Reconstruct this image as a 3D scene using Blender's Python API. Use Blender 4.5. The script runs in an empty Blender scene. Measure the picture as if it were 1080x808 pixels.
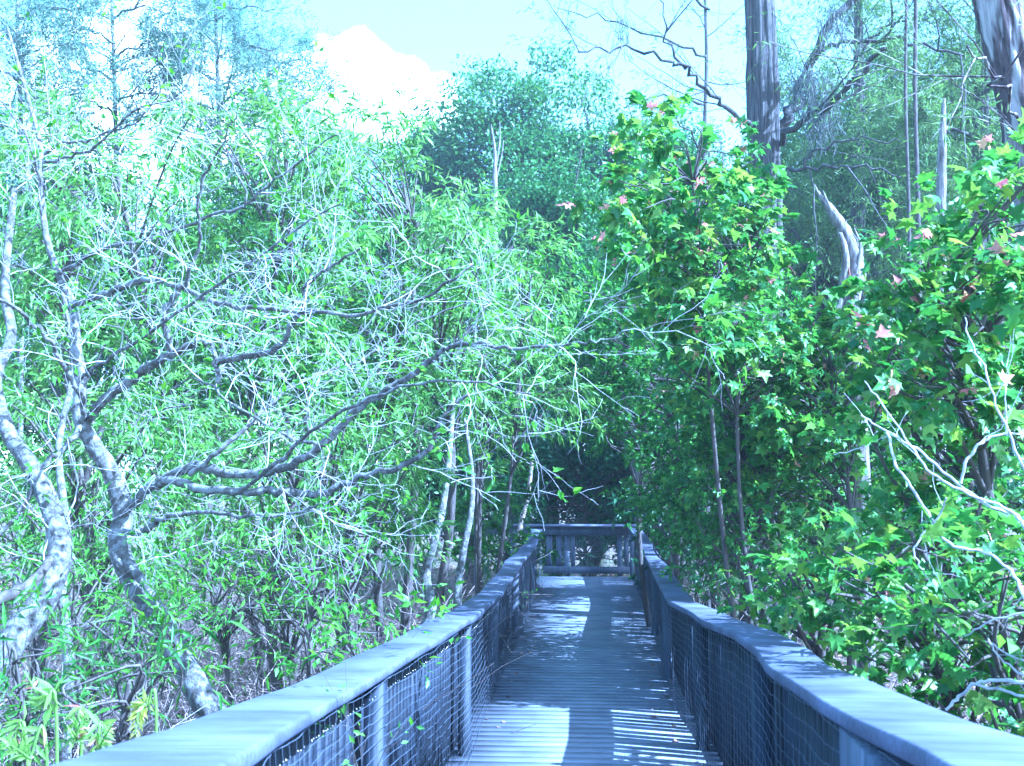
SKY_TINT = (1.32, 1.15, .85); EXPOSURE = 2.6; WB_T = 3800; WB_TINT = 9; HAZE = 0.0010; VEIL = .02; DUST = 1.0; SUNE = 4.6; SKYS = .115; CLOUD = (12, 11.5, 8, 1)
import bpy, math, random
import numpy as np
from mathutils import Matrix, Vector

R = np.random.default_rng(7)
SC = bpy.context.scene
COL = SC.collection
HC = 1.75                      # eye height above the deck
F = 1150.0
PITCH = math.atan(103 / F)
YAW = math.atan(84 / F * math.cos(PITCH))
CAMROT = Matrix.Rotation(YAW, 3, 'Z') @ Matrix.Rotation(math.pi / 2 + PITCH, 3, 'X')
CR = np.array(CAMROT)
SUN = np.array([1.0, -0.30, 1.08]); SUN /= np.linalg.norm(SUN)
GZ = -0.95                     # swamp floor below the deck


def P(x, y, d):
    v = CR @ np.array([x - 540.0, 404.0 - y, -F])
    v = v * (d / v[1])
    return np.array([v[0], v[1], v[2] + HC])


# ------------------------------------------------------------------ materials
def new_mat(name):
    m = bpy.data.materials.new(name); m.use_nodes = True
    nt = m.node_tree; nt.nodes.clear()
    out = nt.nodes.new('ShaderNodeOutputMaterial')
    return m, nt, out


def N(nt, t, **kw):
    n = nt.nodes.new(t)
    for k, v in kw.items():
        if k in n.inputs.keys() if isinstance(k, str) else False:
            n.inputs[k].default_value = v
        else:
            setattr(n, k, v)
    return n


def ramp(nt, fac, stops):
    r = nt.nodes.new('ShaderNodeValToRGB')
    cr = r.color_ramp
    while len(cr.elements) < len(stops):
        cr.elements.new(0.5)
    for e, (p, c) in zip(cr.elements, stops):
        e.position = p; e.color = (*c, 1)
    nt.links.new(fac, r.inputs[0])
    return r.outputs[0]


def leaf_mat(name, cols, transl=0.4, rough=0.42, spec=0.35):
    m, nt, out = new_mat(name)
    L = nt.links.new
    g = nt.nodes.new('ShaderNodeNewGeometry')
    n = len(cols)
    c = ramp(nt, g.outputs['Random Per Island'], [(i / max(1, n - 1), cc) for i, cc in enumerate(cols)])
    b = nt.nodes.new('ShaderNodeBsdfPrincipled')
    b.inputs['Roughness'].default_value = rough
    b.inputs['Specular IOR Level'].default_value = spec
    L(c, b.inputs['Base Color'])
    t = nt.nodes.new('ShaderNodeBsdfTranslucent')
    hs = nt.nodes.new('ShaderNodeHueSaturation')
    hs.inputs['Hue'].default_value = 0.485; hs.inputs['Saturation'].default_value = 1.1; hs.inputs['Value'].default_value = 1.5
    L(c, hs.inputs['Color']); L(hs.outputs[0], t.inputs['Color'])
    mx = nt.nodes.new('ShaderNodeMixShader'); mx.inputs[0].default_value = transl
    L(b.outputs[0], mx.inputs[1]); L(t.outputs[0], mx.inputs[2]); L(mx.outputs[0], out.inputs[0])
    return m


def bark_mat(name, c1, c2, scale=8.0, stretch=0.25, lichen=None, bump=0.5):
    m, nt, out = new_mat(name)
    L = nt.links.new
    tc = nt.nodes.new('ShaderNodeTexCoord')
    mp = nt.nodes.new('ShaderNodeMapping'); mp.inputs['Scale'].default_value = (scale, scale, scale * stretch)
    L(tc.outputs['Object'], mp.inputs[0])
    n1 = nt.nodes.new('ShaderNodeTexNoise'); n1.inputs['Scale'].default_value = 2.0; n1.inputs['Detail'].default_value = 6; n1.inputs['Roughness'].default_value = 0.7
    L(mp.outputs[0], n1.inputs['Vector'])
    c = ramp(nt, n1.outputs[0], [(0.3, c1), (0.68, c2)])
    if lichen:
        n2 = nt.nodes.new('ShaderNodeTexNoise'); n2.inputs['Scale'].default_value = 22.0; n2.inputs['Detail'].default_value = 5
        L(tc.outputs['Object'], n2.inputs['Vector'])
        f = ramp(nt, n2.outputs[0], [(0.47, (0, 0, 0)), (0.58, (1, 1, 1))])
        mx = nt.nodes.new('ShaderNodeMix'); mx.data_type = 'RGBA'
        L(f, mx.inputs[0]); L(c, mx.inputs[6]); mx.inputs[7].default_value = (*lichen, 1)
        c = mx.outputs[2]
    if name == 'peeling_bark': L(mp.outputs[0], n2.inputs['Vector']); n2.inputs['Scale'].default_value = 0.9
    b = nt.nodes.new('ShaderNodeBsdfPrincipled'); b.inputs['Roughness'].default_value = 0.9
    b.inputs['Specular IOR Level'].default_value = 0.15
    L(c, b.inputs['Base Color'])
    if bump:
        bp = nt.nodes.new('ShaderNodeBump'); bp.inputs['Strength'].default_value = bump; bp.inputs['Distance'].default_value = 0.02
        L(n1.outputs[0], bp.inputs['Height']); L(bp.outputs[0], b.inputs['Normal'])
    L(b.outputs[0], out.inputs[0])
    return m


def wood_mat(name, c1, c2, grain='X', dirt=0.5):
    """weathered grey boards, fibres running along the given axis"""
    m, nt, out = new_mat(name)
    L = nt.links.new
    tc = nt.nodes.new('ShaderNodeTexCoord')
    g = nt.nodes.new('ShaderNodeNewGeometry')
    off = nt.nodes.new('ShaderNodeVectorMath'); off.operation = 'SCALE'
    cb = nt.nodes.new('ShaderNodeCombineXYZ')
    for i in range(3): L(g.outputs['Random Per Island'], cb.inputs[i])
    L(cb.outputs[0], off.inputs[0]); off.inputs['Scale'].default_value = 37.0
    ad = nt.nodes.new('ShaderNodeVectorMath'); ad.operation = 'ADD'
    L(tc.outputs['Object'], ad.inputs[0]); L(off.outputs[0], ad.inputs[1])
    mp = nt.nodes.new('ShaderNodeMapping')
    sc = {'X': (1.5, 45, 45), 'Y': (45, 1.5, 45), 'Z': (45, 45, 1.5)}[grain]
    mp.inputs['Scale'].default_value = sc
    L(ad.outputs[0], mp.inputs[0])
    n1 = nt.nodes.new('ShaderNodeTexNoise'); n1.inputs['Scale'].default_value = 1.3; n1.inputs['Detail'].default_value = 5; n1.inputs['Roughness'].default_value = 0.65
    L(mp.outputs[0], n1.inputs['Vector'])
    c = ramp(nt, n1.outputs[0], [(0.3, c1), (0.72, c2)])
    n2 = nt.nodes.new('ShaderNodeTexNoise'); n2.inputs['Scale'].default_value = 3.0; n2.inputs['Detail'].default_value = 5
    L(tc.outputs['Object'], n2.inputs['Vector'])
    f2 = ramp(nt, n2.outputs[0], [(0.35, (1 - dirt,) * 3), (0.65, (1.05,) * 3)])
    mu = nt.nodes.new('ShaderNodeMix'); mu.data_type = 'RGBA'; mu.blend_type = 'MULTIPLY'; mu.inputs[0].default_value = 1
    L(c, mu.inputs[6]); L(f2, mu.inputs[7])
    isl = ramp(nt, g.outputs['Random Per Island'], [(0.0, ((0.94 if name == 'deck_wood' else 0.78),) * 3), (1.0, ((1.05 if name == 'deck_wood' else 1.12),) * 3)])
    mu2 = nt.nodes.new('ShaderNodeMix'); mu2.data_type = 'RGBA'; mu2.blend_type = 'MULTIPLY'; mu2.inputs[0].default_value = 1
    L(mu.outputs[2], mu2.inputs[6]); L(isl, mu2.inputs[7])
    b = nt.nodes.new('ShaderNodeBsdfPrincipled'); b.inputs['Roughness'].default_value = 0.62
    b.inputs['Specular IOR Level'].default_value = 0.4
    L(mu2.outputs[2], b.inputs['Base Color'])
    bp = nt.nodes.new('ShaderNodeBump'); bp.inputs['Strength'].default_value = 0.35; bp.inputs['Distance'].default_value = 0.006
    L(n1.outputs[0], bp.inputs['Height']); L(bp.outputs[0], b.inputs['Normal'])
    L(b.outputs[0], out.inputs[0])
    return m


def plain_mat(name, c, rough=0.5, metal=0.0):
    m, nt, out = new_mat(name)
    b = nt.nodes.new('ShaderNodeBsdfPrincipled')
    tc = nt.nodes.new('ShaderNodeTexCoord')
    n1 = nt.nodes.new('ShaderNodeTexNoise'); n1.inputs['Scale'].default_value = 20
    nt.links.new(tc.outputs['Object'], n1.inputs['Vector'])
    cc = ramp(nt, n1.outputs[0], [(0.3, tuple(v * 0.75 for v in c)), (0.7, tuple(min(1, v * 1.2) for v in c))])
    nt.links.new(cc, b.inputs['Base Color'])
    b.inputs['Roughness'].default_value = rough; b.inputs['Metallic'].default_value = metal
    nt.links.new(b.outputs[0], out.inputs[0])
    return m


M = {
    'willow': leaf_mat('willow_leaf', [(0.09, 0.18, 0.03), (0.15, 0.28, 0.045), (0.25, 0.38, 0.09)], 0.42, 0.38, 0.45),
    'oval': leaf_mat('oval_leaf', [(0.07, 0.17, 0.015), (0.12, 0.27, 0.02), (0.19, 0.36, 0.04)], 0.45),
    'small': leaf_mat('small_leaf', [(0.04, 0.10, 0.018), (0.07, 0.17, 0.022), (0.14, 0.28, 0.035)], 0.4),
    'maple': leaf_mat('maple_leaf', [(0.05, 0.13, 0.025), (0.08, 0.19, 0.03), (0.12, 0.25, 0.035), (0.24, 0.36, 0.05)], 0.42, 0.4, 0.4),
    'red': leaf_mat('young_red_leaf', [(0.55, 0.20, 0.20), (0.58, 0.28, 0.24), (0.46, 0.34, 0.16)], 0.4),
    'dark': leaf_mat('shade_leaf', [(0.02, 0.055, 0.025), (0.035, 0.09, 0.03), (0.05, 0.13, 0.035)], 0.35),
    'cypress': leaf_mat('cypress_needles', [(0.08, 0.14, 0.045), (0.12, 0.20, 0.05), (0.18, 0.27, 0.07)], 0.4),
    'pale': leaf_mat('glare_paled_needles', [(0.10, 0.15, 0.12), (0.14, 0.22, 0.15), (0.20, 0.28, 0.20)], 0.4),  # glare over the distant crowns is put into the needle colour
    'far': leaf_mat('far_leaf', [(0.04, 0.10, 0.025), (0.06, 0.15, 0.03), (0.10, 0.20, 0.04)], 0.35),
    'fern': leaf_mat('fern_leaf', [(0.20, 0.34, 0.06), (0.30, 0.42, 0.09)], 0.45),
    'yellow': leaf_mat('yellow_frond', [(0.40, 0.40, 0.06), (0.25, 0.34, 0.05)], 0.4),
    'litter': leaf_mat('dead_leaf', [(0.14, 0.09, 0.05), (0.24, 0.15, 0.10), (0.32, 0.22, 0.17), (0.12, 0.08, 0.07)], 0.15, 0.8, 0.1),
    'bark_pale': bark_mat('pale_lichen_bark', (0.05, 0.045, 0.04), (0.20, 0.19, 0.18), 30, 0.6, (0.27, 0.27, 0.27), 1.0),
    'twig_pale': bark_mat('pale_twig_bark', (0.26, 0.25, 0.26), (0.58, 0.56, 0.57), 14, 1.0, None, 0),
    'bark': bark_mat('grey_bark', (0.04, 0.035, 0.03), (0.15, 0.13, 0.12), 16, 0.3),
    'bark_cypress': bark_mat('cypress_bark', (0.015, 0.014, 0.015), (0.16, 0.15, 0.145), 26, 0.04, None, 1.0),
    'bark_peel': bark_mat('peeling_bark', (0.02, 0.014, 0.014), (0.13, 0.10, 0.10), 14, 0.12, (0.36, 0.33, 0.32), 1.0),
    'bark_dark': bark_mat('dark_bark', (0.05, 0.045, 0.04), (0.13, 0.11, 0.10), 10, 0.3),
    'twig_brown': bark_mat('dead_twig', (0.20, 0.15, 0.13), (0.42, 0.34, 0.32), 10, 1.0, None, 0),
    'deadwood': bark_mat('bleached_dead_wood', (0.04, 0.03, 0.03), (0.42, 0.38, 0.37), 26, 0.10, None, 1.0),
    'heart': bark_mat('broken_heartwood', (0.10, 0.04, 0.03), (0.25, 0.13, 0.10), 9, 0.2),
    'moss': bark_mat('grey_moss', (0.10, 0.11, 0.10), (0.22, 0.24, 0.22), 10, 1.0, None, 0),
    'deck': wood_mat('deck_wood', (0.20, 0.21, 0.26), (0.30, 0.31, 0.38), 'X', 0.28),
    'cap': wood_mat('cap_wood', (0.25, 0.24, 0.245), (0.42, 0.41, 0.41), 'X', 0.22),
    'fence_wood_shade_tone': wood_mat('fence_wood_shade_tone', (0.008, 0.011, 0.02), (0.035, 0.045, 0.07), 'Z', 0.4),  # near-black: shade on the railing is put into the board colour
    'fence_wood_sun_darkened': wood_mat('fence_wood_sun_darkened', (0.006, 0.008, 0.016), (0.022, 0.029, 0.050), 'Z', 0.4),  # copy for the left boards, darkened to hold down the sunlight on them
    'post_wood': wood_mat('post_wood', (0.045, 0.052, 0.08), (0.14, 0.155, 0.21), 'Z', 0.25),
    'wire': plain_mat('galvanised_wire', (0.10, 0.115, 0.15), 0.55, 0.1),
    'staple': plain_mat('bright_staple', (0.85, 0.78, 0.68), 0.18, 0.9),
}


# ------------------------------------------------------------------ mesh tools
class Geo:
    def __init__(s):
        s.v = []; s.f = []; s.n = 0       # f: arrays (k,3) or (k,4)

    def add(s, v, f):
        v = np.asarray(v, dtype=np.float32).reshape(-1, 3)
        f = np.asarray(f, dtype=np.int64)
        s.v.append(v); s.f.append(f + s.n); s.n += len(v)

    def mesh(s, name, smooth=False, origin=None):
        me = bpy.data.meshes.new(name)
        if not s.v:
            return me
        v = np.concatenate(s.v)
        if origin is not None:
            v = v - np.asarray(origin, dtype=np.float32)
        loops = np.concatenate([f.ravel() for f in s.f])
        tot = np.concatenate([np.full(len(f), f.shape[1]) for f in s.f])
        st = np.concatenate([[0], np.cumsum(tot)[:-1]])
        me.vertices.add(len(v)); me.vertices.foreach_set('co', v.ravel())
        me.loops.add(len(loops)); me.loops.foreach_set('vertex_index', loops.astype(np.int32))
        me.polygons.add(len(tot)); me.polygons.foreach_set('loop_start', st.astype(np.int32))
        me.polygons.foreach_set('loop_total', tot.astype(np.int32))
        if smooth:
            me.polygons.foreach_set('use_smooth', np.ones(len(tot), dtype=bool))
        me.update(calc_edges=True)
        return me


def link(name, geo, mat, parent=None, smooth=False, base=None, **props):
    """one mesh object; with a parent the geometry is kept in world place"""
    org = None
    if parent is not None:
        org = np.array(parent.location)
    elif base is not None:
        org = np.array(base)
    me = geo.mesh(name, smooth, org)
    me.materials.append(mat)
    o = bpy.data.objects.new(name, me)
    COL.objects.link(o)
    if parent is not None:
        o.parent = parent
    elif base is not None:
        o.location = base
    for k, v in props.items():
        o[k] = v
    return o


def thing(name, label, cat, base, group=None):
    o = bpy.data.objects.new(name, None); o.empty_display_size = 0.2
    COL.objects.link(o)
    o.location = tuple(float(a) for a in base)
    o['label'] = label; o['category'] = cat
    if group: o['group'] = group
    return o


def box(g, lo, hi, bev=0.0):
    x0, y0, z0 = lo; x1, y1, z1 = hi
    v = [(x0, y0, z0), (x1, y0, z0), (x1, y1, z0), (x0, y1, z0), (x0, y0, z1), (x1, y0, z1), (x1, y1, z1), (x0, y1, z1)]
    f = [(0, 3, 2, 1), (4, 5, 6, 7), (0, 1, 5, 4), (1, 2, 6, 5), (2, 3, 7, 6), (3, 0, 4, 7)]
    g.add(v, f)


def tube(g, pts, rad, sides=6, cap=True, rough=0.0):
    pts = np.asarray(pts, float); n = len(pts)
    rad = np.broadcast_to(np.asarray(rad, float), (n,))
    t = np.gradient(pts, axis=0)
    t /= (np.linalg.norm(t, axis=1, keepdims=True) + 1e-9)
    ref = np.array([0.31, 0.17, 0.93]) if abs(t[0] @ np.array([0.31, 0.17, 0.93])) < 0.9 else np.array([1., 0, 0])
    u = np.cross(t, ref); u /= (np.linalg.norm(u, axis=1, keepdims=True) + 1e-9)
    w = np.cross(t, u)
    a = np.linspace(0, 2 * np.pi, sides, endpoint=False)
    rr = rad[:, None] * np.ones(sides)
    if rough:
        rr = rr * (1 + rough * (R.random((n, sides)) - 0.5))
    v = pts[:, None, :] + rr[:, :, None] * (np.cos(a)[None, :, None] * u[:, None, :] + np.sin(a)[None, :, None] * w[:, None, :])
    i = np.arange(n - 1)[:, None] * sides; j = np.arange(sides)[None, :]; k = (j + 1) % sides
    f = np.stack([i + j, i + k, i + sides + k, i + sides + j], -1).reshape(-1, 4)
    g.add(v, f)
    if cap and sides == 4:
        g.add(v[-1], [(0, 1, 2, 3)])
    elif cap and sides > 4:
        vv = np.vstack([v[-1], pts[-1] + t[-1] * rad[-1] * 0.4]); m = sides
        g.add(vv, [(q, (q + 1) % m, m) for q in range(m)])


def smooth_path(ctrl, per=5):
    c = np.asarray(ctrl, float)
    if len(c) < 3:
        tt = np.linspace(0, 1, per + 1)[:, None]
        return c[0] * (1 - tt) + c[-1] * tt
    p = np.vstack([2 * c[0] - c[1], c, 2 * c[-1] - c[-2]])
    out = []
    for i in range(1, len(p) - 2):
        for k in range(per):
            t = k / per
            out.append(0.5 * ((2 * p[i]) + (-p[i - 1] + p[i + 1]) * t + (2 * p[i - 1] - 5 * p[i] + 4 * p[i + 1] - p[i + 2]) * t * t + (-p[i - 1] + 3 * p[i] - 3 * p[i + 1] + p[i + 2]) * t ** 3))
    out.append(c[-1])
    return np.array(out)


def unit(v):
    return v / (np.linalg.norm(v) + 1e-9)


def wander(p0, d, length, nseg, wob, grav=0.0):
    """a crooked line growing from p0 towards d"""
    pts = [np.array(p0, float)]; d = unit(np.array(d, float)); s = length / nseg
    for _ in range(nseg):
        d = unit(d + R.normal(0, wob, 3) + np.array([0, 0, grav]))
        pts.append(pts[-1] + d * s)
    return np.array(pts)


def rand_unit(n):
    v = R.normal(0, 1, (n, 3)); return v / np.linalg.norm(v, axis=1, keepdims=True)


# leaf templates: x = side, y = along, z = normal (length 1)
def T_lance(w, fold=0.25, bend=0.2):
    v = np.array([(0, 0, 0), (-w, .38, w * fold), (w, .38, w * fold), (0, .4, -bend * .2), (0, 1, -bend)])
    f = np.array([(0, 3, 1), (0, 2, 3), (3, 4, 1), (3, 2, 4)])
    return v, f


def T_maple():
    o = [(0, .02, 0), (.22, .10, .02), (.52, .06, -.05), (.34, .30, .02), (.60, .52, -.08), (.24, .54, .03), (.16, .72, .02), (0, 1.05, -.12),
         (-.16, .72, .02), (-.24, .54, .03), (-.60, .52, -.08), (-.34, .30, .02), (-.52, .06, -.05), (-.22, .10, .02)]
    v = np.array(o + [(0, .32, -.03)]); n = len(o)
    f = np.array([(i, (i + 1) % n, n) for i in range(n)])
    return v, f


def T_rhomb(w):
    v = np.array([(0, 0, 0), (w, .5, w * .3), (0, 1, -.1), (-w, .5, w * .3)])
    return v, np.array([(0, 1, 2), (0, 2, 3)])


LANCE = T_lance(.085, .4, .22); OVAL = T_lance(.24, .35, .12); MAPLE = T_maple(); RH = T_rhomb(.3); NEED = T_rhomb(.07); MED = T_lance(.17, .4, .15)


def put_leaves(g, tmpl, pos, along, size, up=None, upmix=1.0):
    """leaves at pos pointing along; the blade faces roughly up"""
    n = len(pos)
    if n == 0: return
    tv, tf = tmpl
    y = along / (np.linalg.norm(along, axis=1, keepdims=True) + 1e-9)
    ref = rand_unit(n) + upmix * np.array([0.25, -0.1, 1.0])
    x = np.cross(y, ref); x /= (np.linalg.norm(x, axis=1, keepdims=True) + 1e-9)
    z = np.cross(x, y)
    B = np.stack([x, y, z], 1)                                     # rows
    s = np.broadcast_to(np.asarray(size, float), (n,))
    v = pos[:, None, :] + s[:, None, None] * np.einsum('kj,njc->nkc', tv, B)
    f = tf[None, :, :] + (np.arange(n) * len(tv))[:, None, None]
    g.add(v.reshape(-1, 3), f.reshape(-1, 3))


class Tree:
    """collects wood and leaf anchors of one tree"""
    def __init__(s):
        s.trunk = Geo(); s.twigs = Geo(); s.leaf = Geo(); s.red = Geo(); s.tw = []

    def limb(s, pts, r0, r1, sides=8, rough=0.12):
        n = len(pts); rad = np.linspace(r0, r1, n) * (1 + R.normal(0, 0.05, n))
        tube(s.trunk, pts, rad, sides, True, rough)
        return pts, rad

    def branches(s, pts, rad, per_m, lrange, ang, wob, grav, rfac, t0=0.15, bias=None, sides=4, keep=True, geo=None, depth=(), leafy=True, nseg=6):
        """children along pts; depth = list of further levels as dicts"""
        seg = np.linalg.norm(np.diff(pts, axis=0), axis=1); L = seg.sum()
        cum = np.concatenate([[0], np.cumsum(seg)])
        k = max(1, int(R.poisson(per_m * L * (1 - t0))))
        g = geo or s.twigs
        for _ in range(k):
            t = (t0 + (1 - t0) * R.random() ** 0.8) * L
            i = min(len(pts) - 2, int(np.searchsorted(cum, t) - 1)); i = max(i, 0)
            a = (t - cum[i]) / (seg[i] + 1e-9)
            p = pts[i] * (1 - a) + pts[i + 1] * a
            d = unit(pts[i + 1] - pts[i])
            q = unit(np.cross(d, R.normal(0, 1, 3)))
            ag = ang * (0.6 + 0.8 * R.random())
            nd = unit(d * math.cos(ag) + q * math.sin(ag))
            if bias is not None: nd = unit(nd + np.asarray(bias))
            ln = R.uniform(*lrange) * (1.1 - 0.45 * t / L)
            c = wander(p, nd, ln, nseg, wob, grav)
            r = max(0.0014, min(rad[i] * 0.85, rfac * ln))
            cr = np.linspace(r, r * 0.35, len(c))
            tube(g, c, cr, sides, False)
            if depth:
                dd = dict(depth[0]); s.branches(c, cr, depth=depth[1:], **dd)
            elif leafy:
                s.tw.append(c)
        return k

    def leaves(s, tmpl, per_twig, size, spread=0.9, droop=0.0, t0=0.25, prob=1.0, upmix=1.0, red=0.0, var=0.3, redfn=None, jit=0.01):
        if not s.tw: return
        tw = [c for c in s.tw if R.random() < prob]
        if not tw: return
        A = np.array([c for c in tw if len(c) == len(tw[0])])
        n = len(A); m = A.shape[1]
        t = (t0 + (1 - t0) * R.random((n, per_twig))) * (m - 1) * 0.999
        t[:, 0] = m - 1.001
        i = t.astype(int); a = (t - i)[..., None]
        idx = np.arange(n)[:, None]
        p = A[idx, i] * (1 - a) + A[idx, i + 1] * a
        d = A[idx, i + 1] - A[idx, i]; d /= (np.linalg.norm(d, axis=-1, keepdims=True) + 1e-9)
        p = p.reshape(-1, 3); d = d.reshape(-1, 3)
        q = np.cross(d, rand_unit(len(d)))
        al = d * 0.7 + q * spread + np.array([0, 0, -droop])
        sz = size * (1 + var * (R.random(len(p)) * 2 - 1)); 
        p = p + R.normal(0, jit, p.shape)
        if red > 0:
            tipn = np.zeros((n, per_twig), bool); sel = R.random(n) < red
            tipn[:, :3] = sel[:, None]
            rm = tipn.ravel()
            put_leaves(s.red, tmpl, p[rm], al[rm] + np.array([0, 0, .2]), sz[rm] * 0.7, upmix=0.3)
            p, al, sz = p[~rm], al[~rm], sz[~rm]
        put_leaves(s.leaf, tmpl, p, al, sz, upmix=upmix)

    def build(s, name, label, cat, base, bark, leafm, twigm=None, redm=None, group=None):
        t = thing(name, label, cat, base, group)
        if s.trunk.n: link('trunk', s.trunk, M[bark], t, True)
        if s.twigs.n: link('twigs', s.twigs, M[twigm or bark], t, True)
        if s.leaf.n: link('crown' if cat == 'tree' else 'foliage', s.leaf, M[leafm], t)
        if s.red.n: link('young_leaves', s.red, M[redm or 'red'], t, label='young red leaves at the twig tips')
        return t


def path_px(pts):
    return smooth_path([P(*p) for p in pts], 5)


def to_targets(tr, fork, targets, r0, r1, sag=0.15, sides=6, wob=0.06):
    """limbs from points on the trunk to every target"""
    out = []
    for tg in targets:
        a = fork[R.integers(0, len(fork))] if fork.ndim == 2 else fork
        mid = a * 0.5 + tg * 0.5 + np.array([R.normal(0, wob * 3), R.normal(0, wob * 3), sag + R.normal(0, wob * 2)])
        pts = smooth_path([a, mid, tg], 5); pts[1:-1] += R.normal(0, wob * 0.3, pts[1:-1].shape)
        n = len(pts); rad = np.linspace(r0, r1, n)
        tube(tr.trunk, pts, rad, sides, True)
        out.append((pts, rad))
    return out


def region(n, x0, y0, x1, y1, d0, d1, test=None):
    o = []
    while len(o) < n:
        x, y, d = R.uniform(x0, x1), R.uniform(y0, y1), R.uniform(d0, d1)
        if test is None or test(x, y): o.append(P(x, y, d))
    return np.array(o)


def ground_under(p):
    return np.array([p[0], p[1], GZ])

# ------------------------------------------------------------------ boardwalk
def table(rows):
    Y, X, Z = [], [], []
    for d, x, y in rows:
        p = P(x, y, d); Y.append(p[1]); X.append(p[0]); Z.append(p[2])
    Y, X, Z = map(np.array, (Y, X, Z))

    def f(y):
        y = np.asarray(y, float)
        w = np.linspace(-0.09, 0.09, 5)
        return (np.mean([np.interp(y + k, Y, X) for k in w], axis=0), np.mean([np.interp(y + k, Y, Z) for k in w], axis=0))
    return f


RIGHT = table([(1.1, 1180, 905), (1.5, 1050, 838), (1.7, 1010, 812), (2.0, 962, 784), (2.6, 900.7, 757.8), (2.9, 865, 738), (3.5, 834, 717), (4.1, 809.6, 702.6),
               (4.6, 797, 684), (5.0, 782.6, 673), (5.4, 771, 665), (6.69, 739.5, 653.5), (7.4, 728, 644.6), (8.6, 704, 633), (10.06, 694, 614),
               (12.9, 683, 592), (15.5, 677, 580), (17.5, 671, 567), (20.2, 662, 555.6)])
LEFT = table([(0.9, 60, 960), (1.3, 195, 834), (1.7, 240, 804), (2.0, 274, 783), (2.5, 297, 769), (3.5, 351, 737.8), (4.0, 373, 726.7), (4.5, 406.7, 706.3), (4.9, 432.6, 689.6),
              (5.9, 466.7, 671), (6.7, 492, 654), (7.1, 501, 650.5), (8.2, 514, 638.6), (9.9, 530.6, 625), (10.6, 535, 616), (11.8, 547, 601.5),
              (12.6, 551, 592), (15, 560.8, 581.6), (17, 566.7, 572.7), (18.9, 572, 557.8)])


def deck_z(y):
    y = np.asarray(y, float)
    return np.where(y < 6.6, 0.35 * (6.6 - y) / 5.6, 0.0)


g = Geo(); yy = 0.4; gl = Geo()
while yy < 20.15:
    z = float(deck_z(yy + .07)); j = R.normal(0, 0.0004); e = R.normal(0, 0.008, 2)
    xl = -0.97
    box(g, (xl + e[0], yy, z - 0.042 + j), (0.90 + e[1], yy + 0.1392, z + j))
    yy += 0.140
deck = link('boardwalk_deck', g, M['deck'], kind='structure')
g = Geo()
for x in (-0.75, 0.0, 0.7):
    box(g, (x - .04, 6.6, -0.23), (x + .04, 20.1, -0.046))
    ys = np.linspace(0.4, 6.6, 9)
    for a, b in zip(ys[:-1], ys[1:]):
        za = float(deck_z(a)) - .046; zb = float(deck_z(b)) - .046
        g.add([(x - .04, a, za - .18), (x + .04, a, za - .18), (x + .04, b, zb - .18), (x - .04, b, zb - .18), (x - .04, a, za), (x + .04, a, za), (x + .04, b, zb), (x - .04, b, zb)],
              [(0, 3, 2, 1), (4, 5, 6, 7), (0, 1, 5, 4), (1, 2, 6, 5), (2, 3, 7, 6), (3, 0, 4, 7)])
link('boardwalk_beams', g, M['post_wood'], kind='structure')


def cap_board(fn, side, ya, yb, w0, parent, wfn=None):
    ys = np.arange(ya, yb, 0.05); ys = np.append(ys, yb)
    x, z = fn(ys)
    w = wfn(ys) if wfn else np.full(len(ys), w0)
    th = 0.042; r = 0.010
    # cross-section: (fraction across, dz) going round
    prof = [(0, r, -th), (0, 0, -th + r), (0, 0, -r), (0, r * .3, -r * .3), (0, r, 0), (1, -r, 0), (1, -r * .3, -r * .3), (1, 0, -r), (1, 0, -th + r), (1, -r, -th)]
    V = np.zeros((len(ys), len(prof), 3))
    for k, (fr, off, dz) in enumerate(prof):
        V[:, k, 0] = x + side * (fr * w + off); V[:, k, 1] = ys; V[:, k, 2] = z + dz + fr * 0.004 * np.sin(ys * 2.1)
    n = len(ys); m = len(prof)
    i = np.arange(n - 1)[:, None] * m; j = np.arange(m)[None, :]; k = (j + 1) % m
    f = np.stack([i + j, i + k, i + m + k, i + m + j], -1).reshape(-1, 4)
    if side < 0: f = f[:, ::-1]
    g = Geo(); g.add(V.reshape(-1, 3), f)
    fc = np.arange(m)[None, :]
    g.add(V[0], fc if side > 0 else fc[:, ::-1]); g.add(V[-1], fc[:, ::-1] if side > 0 else fc)
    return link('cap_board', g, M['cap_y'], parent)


M['cap_y'] = wood_mat('cap_wood_shade_streaks', (0.070, 0.074, 0.12), (0.175, 0.18, 0.27), 'X', 0.5)  # crosswise grain streaks also paint in the shadow bands of branches


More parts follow.
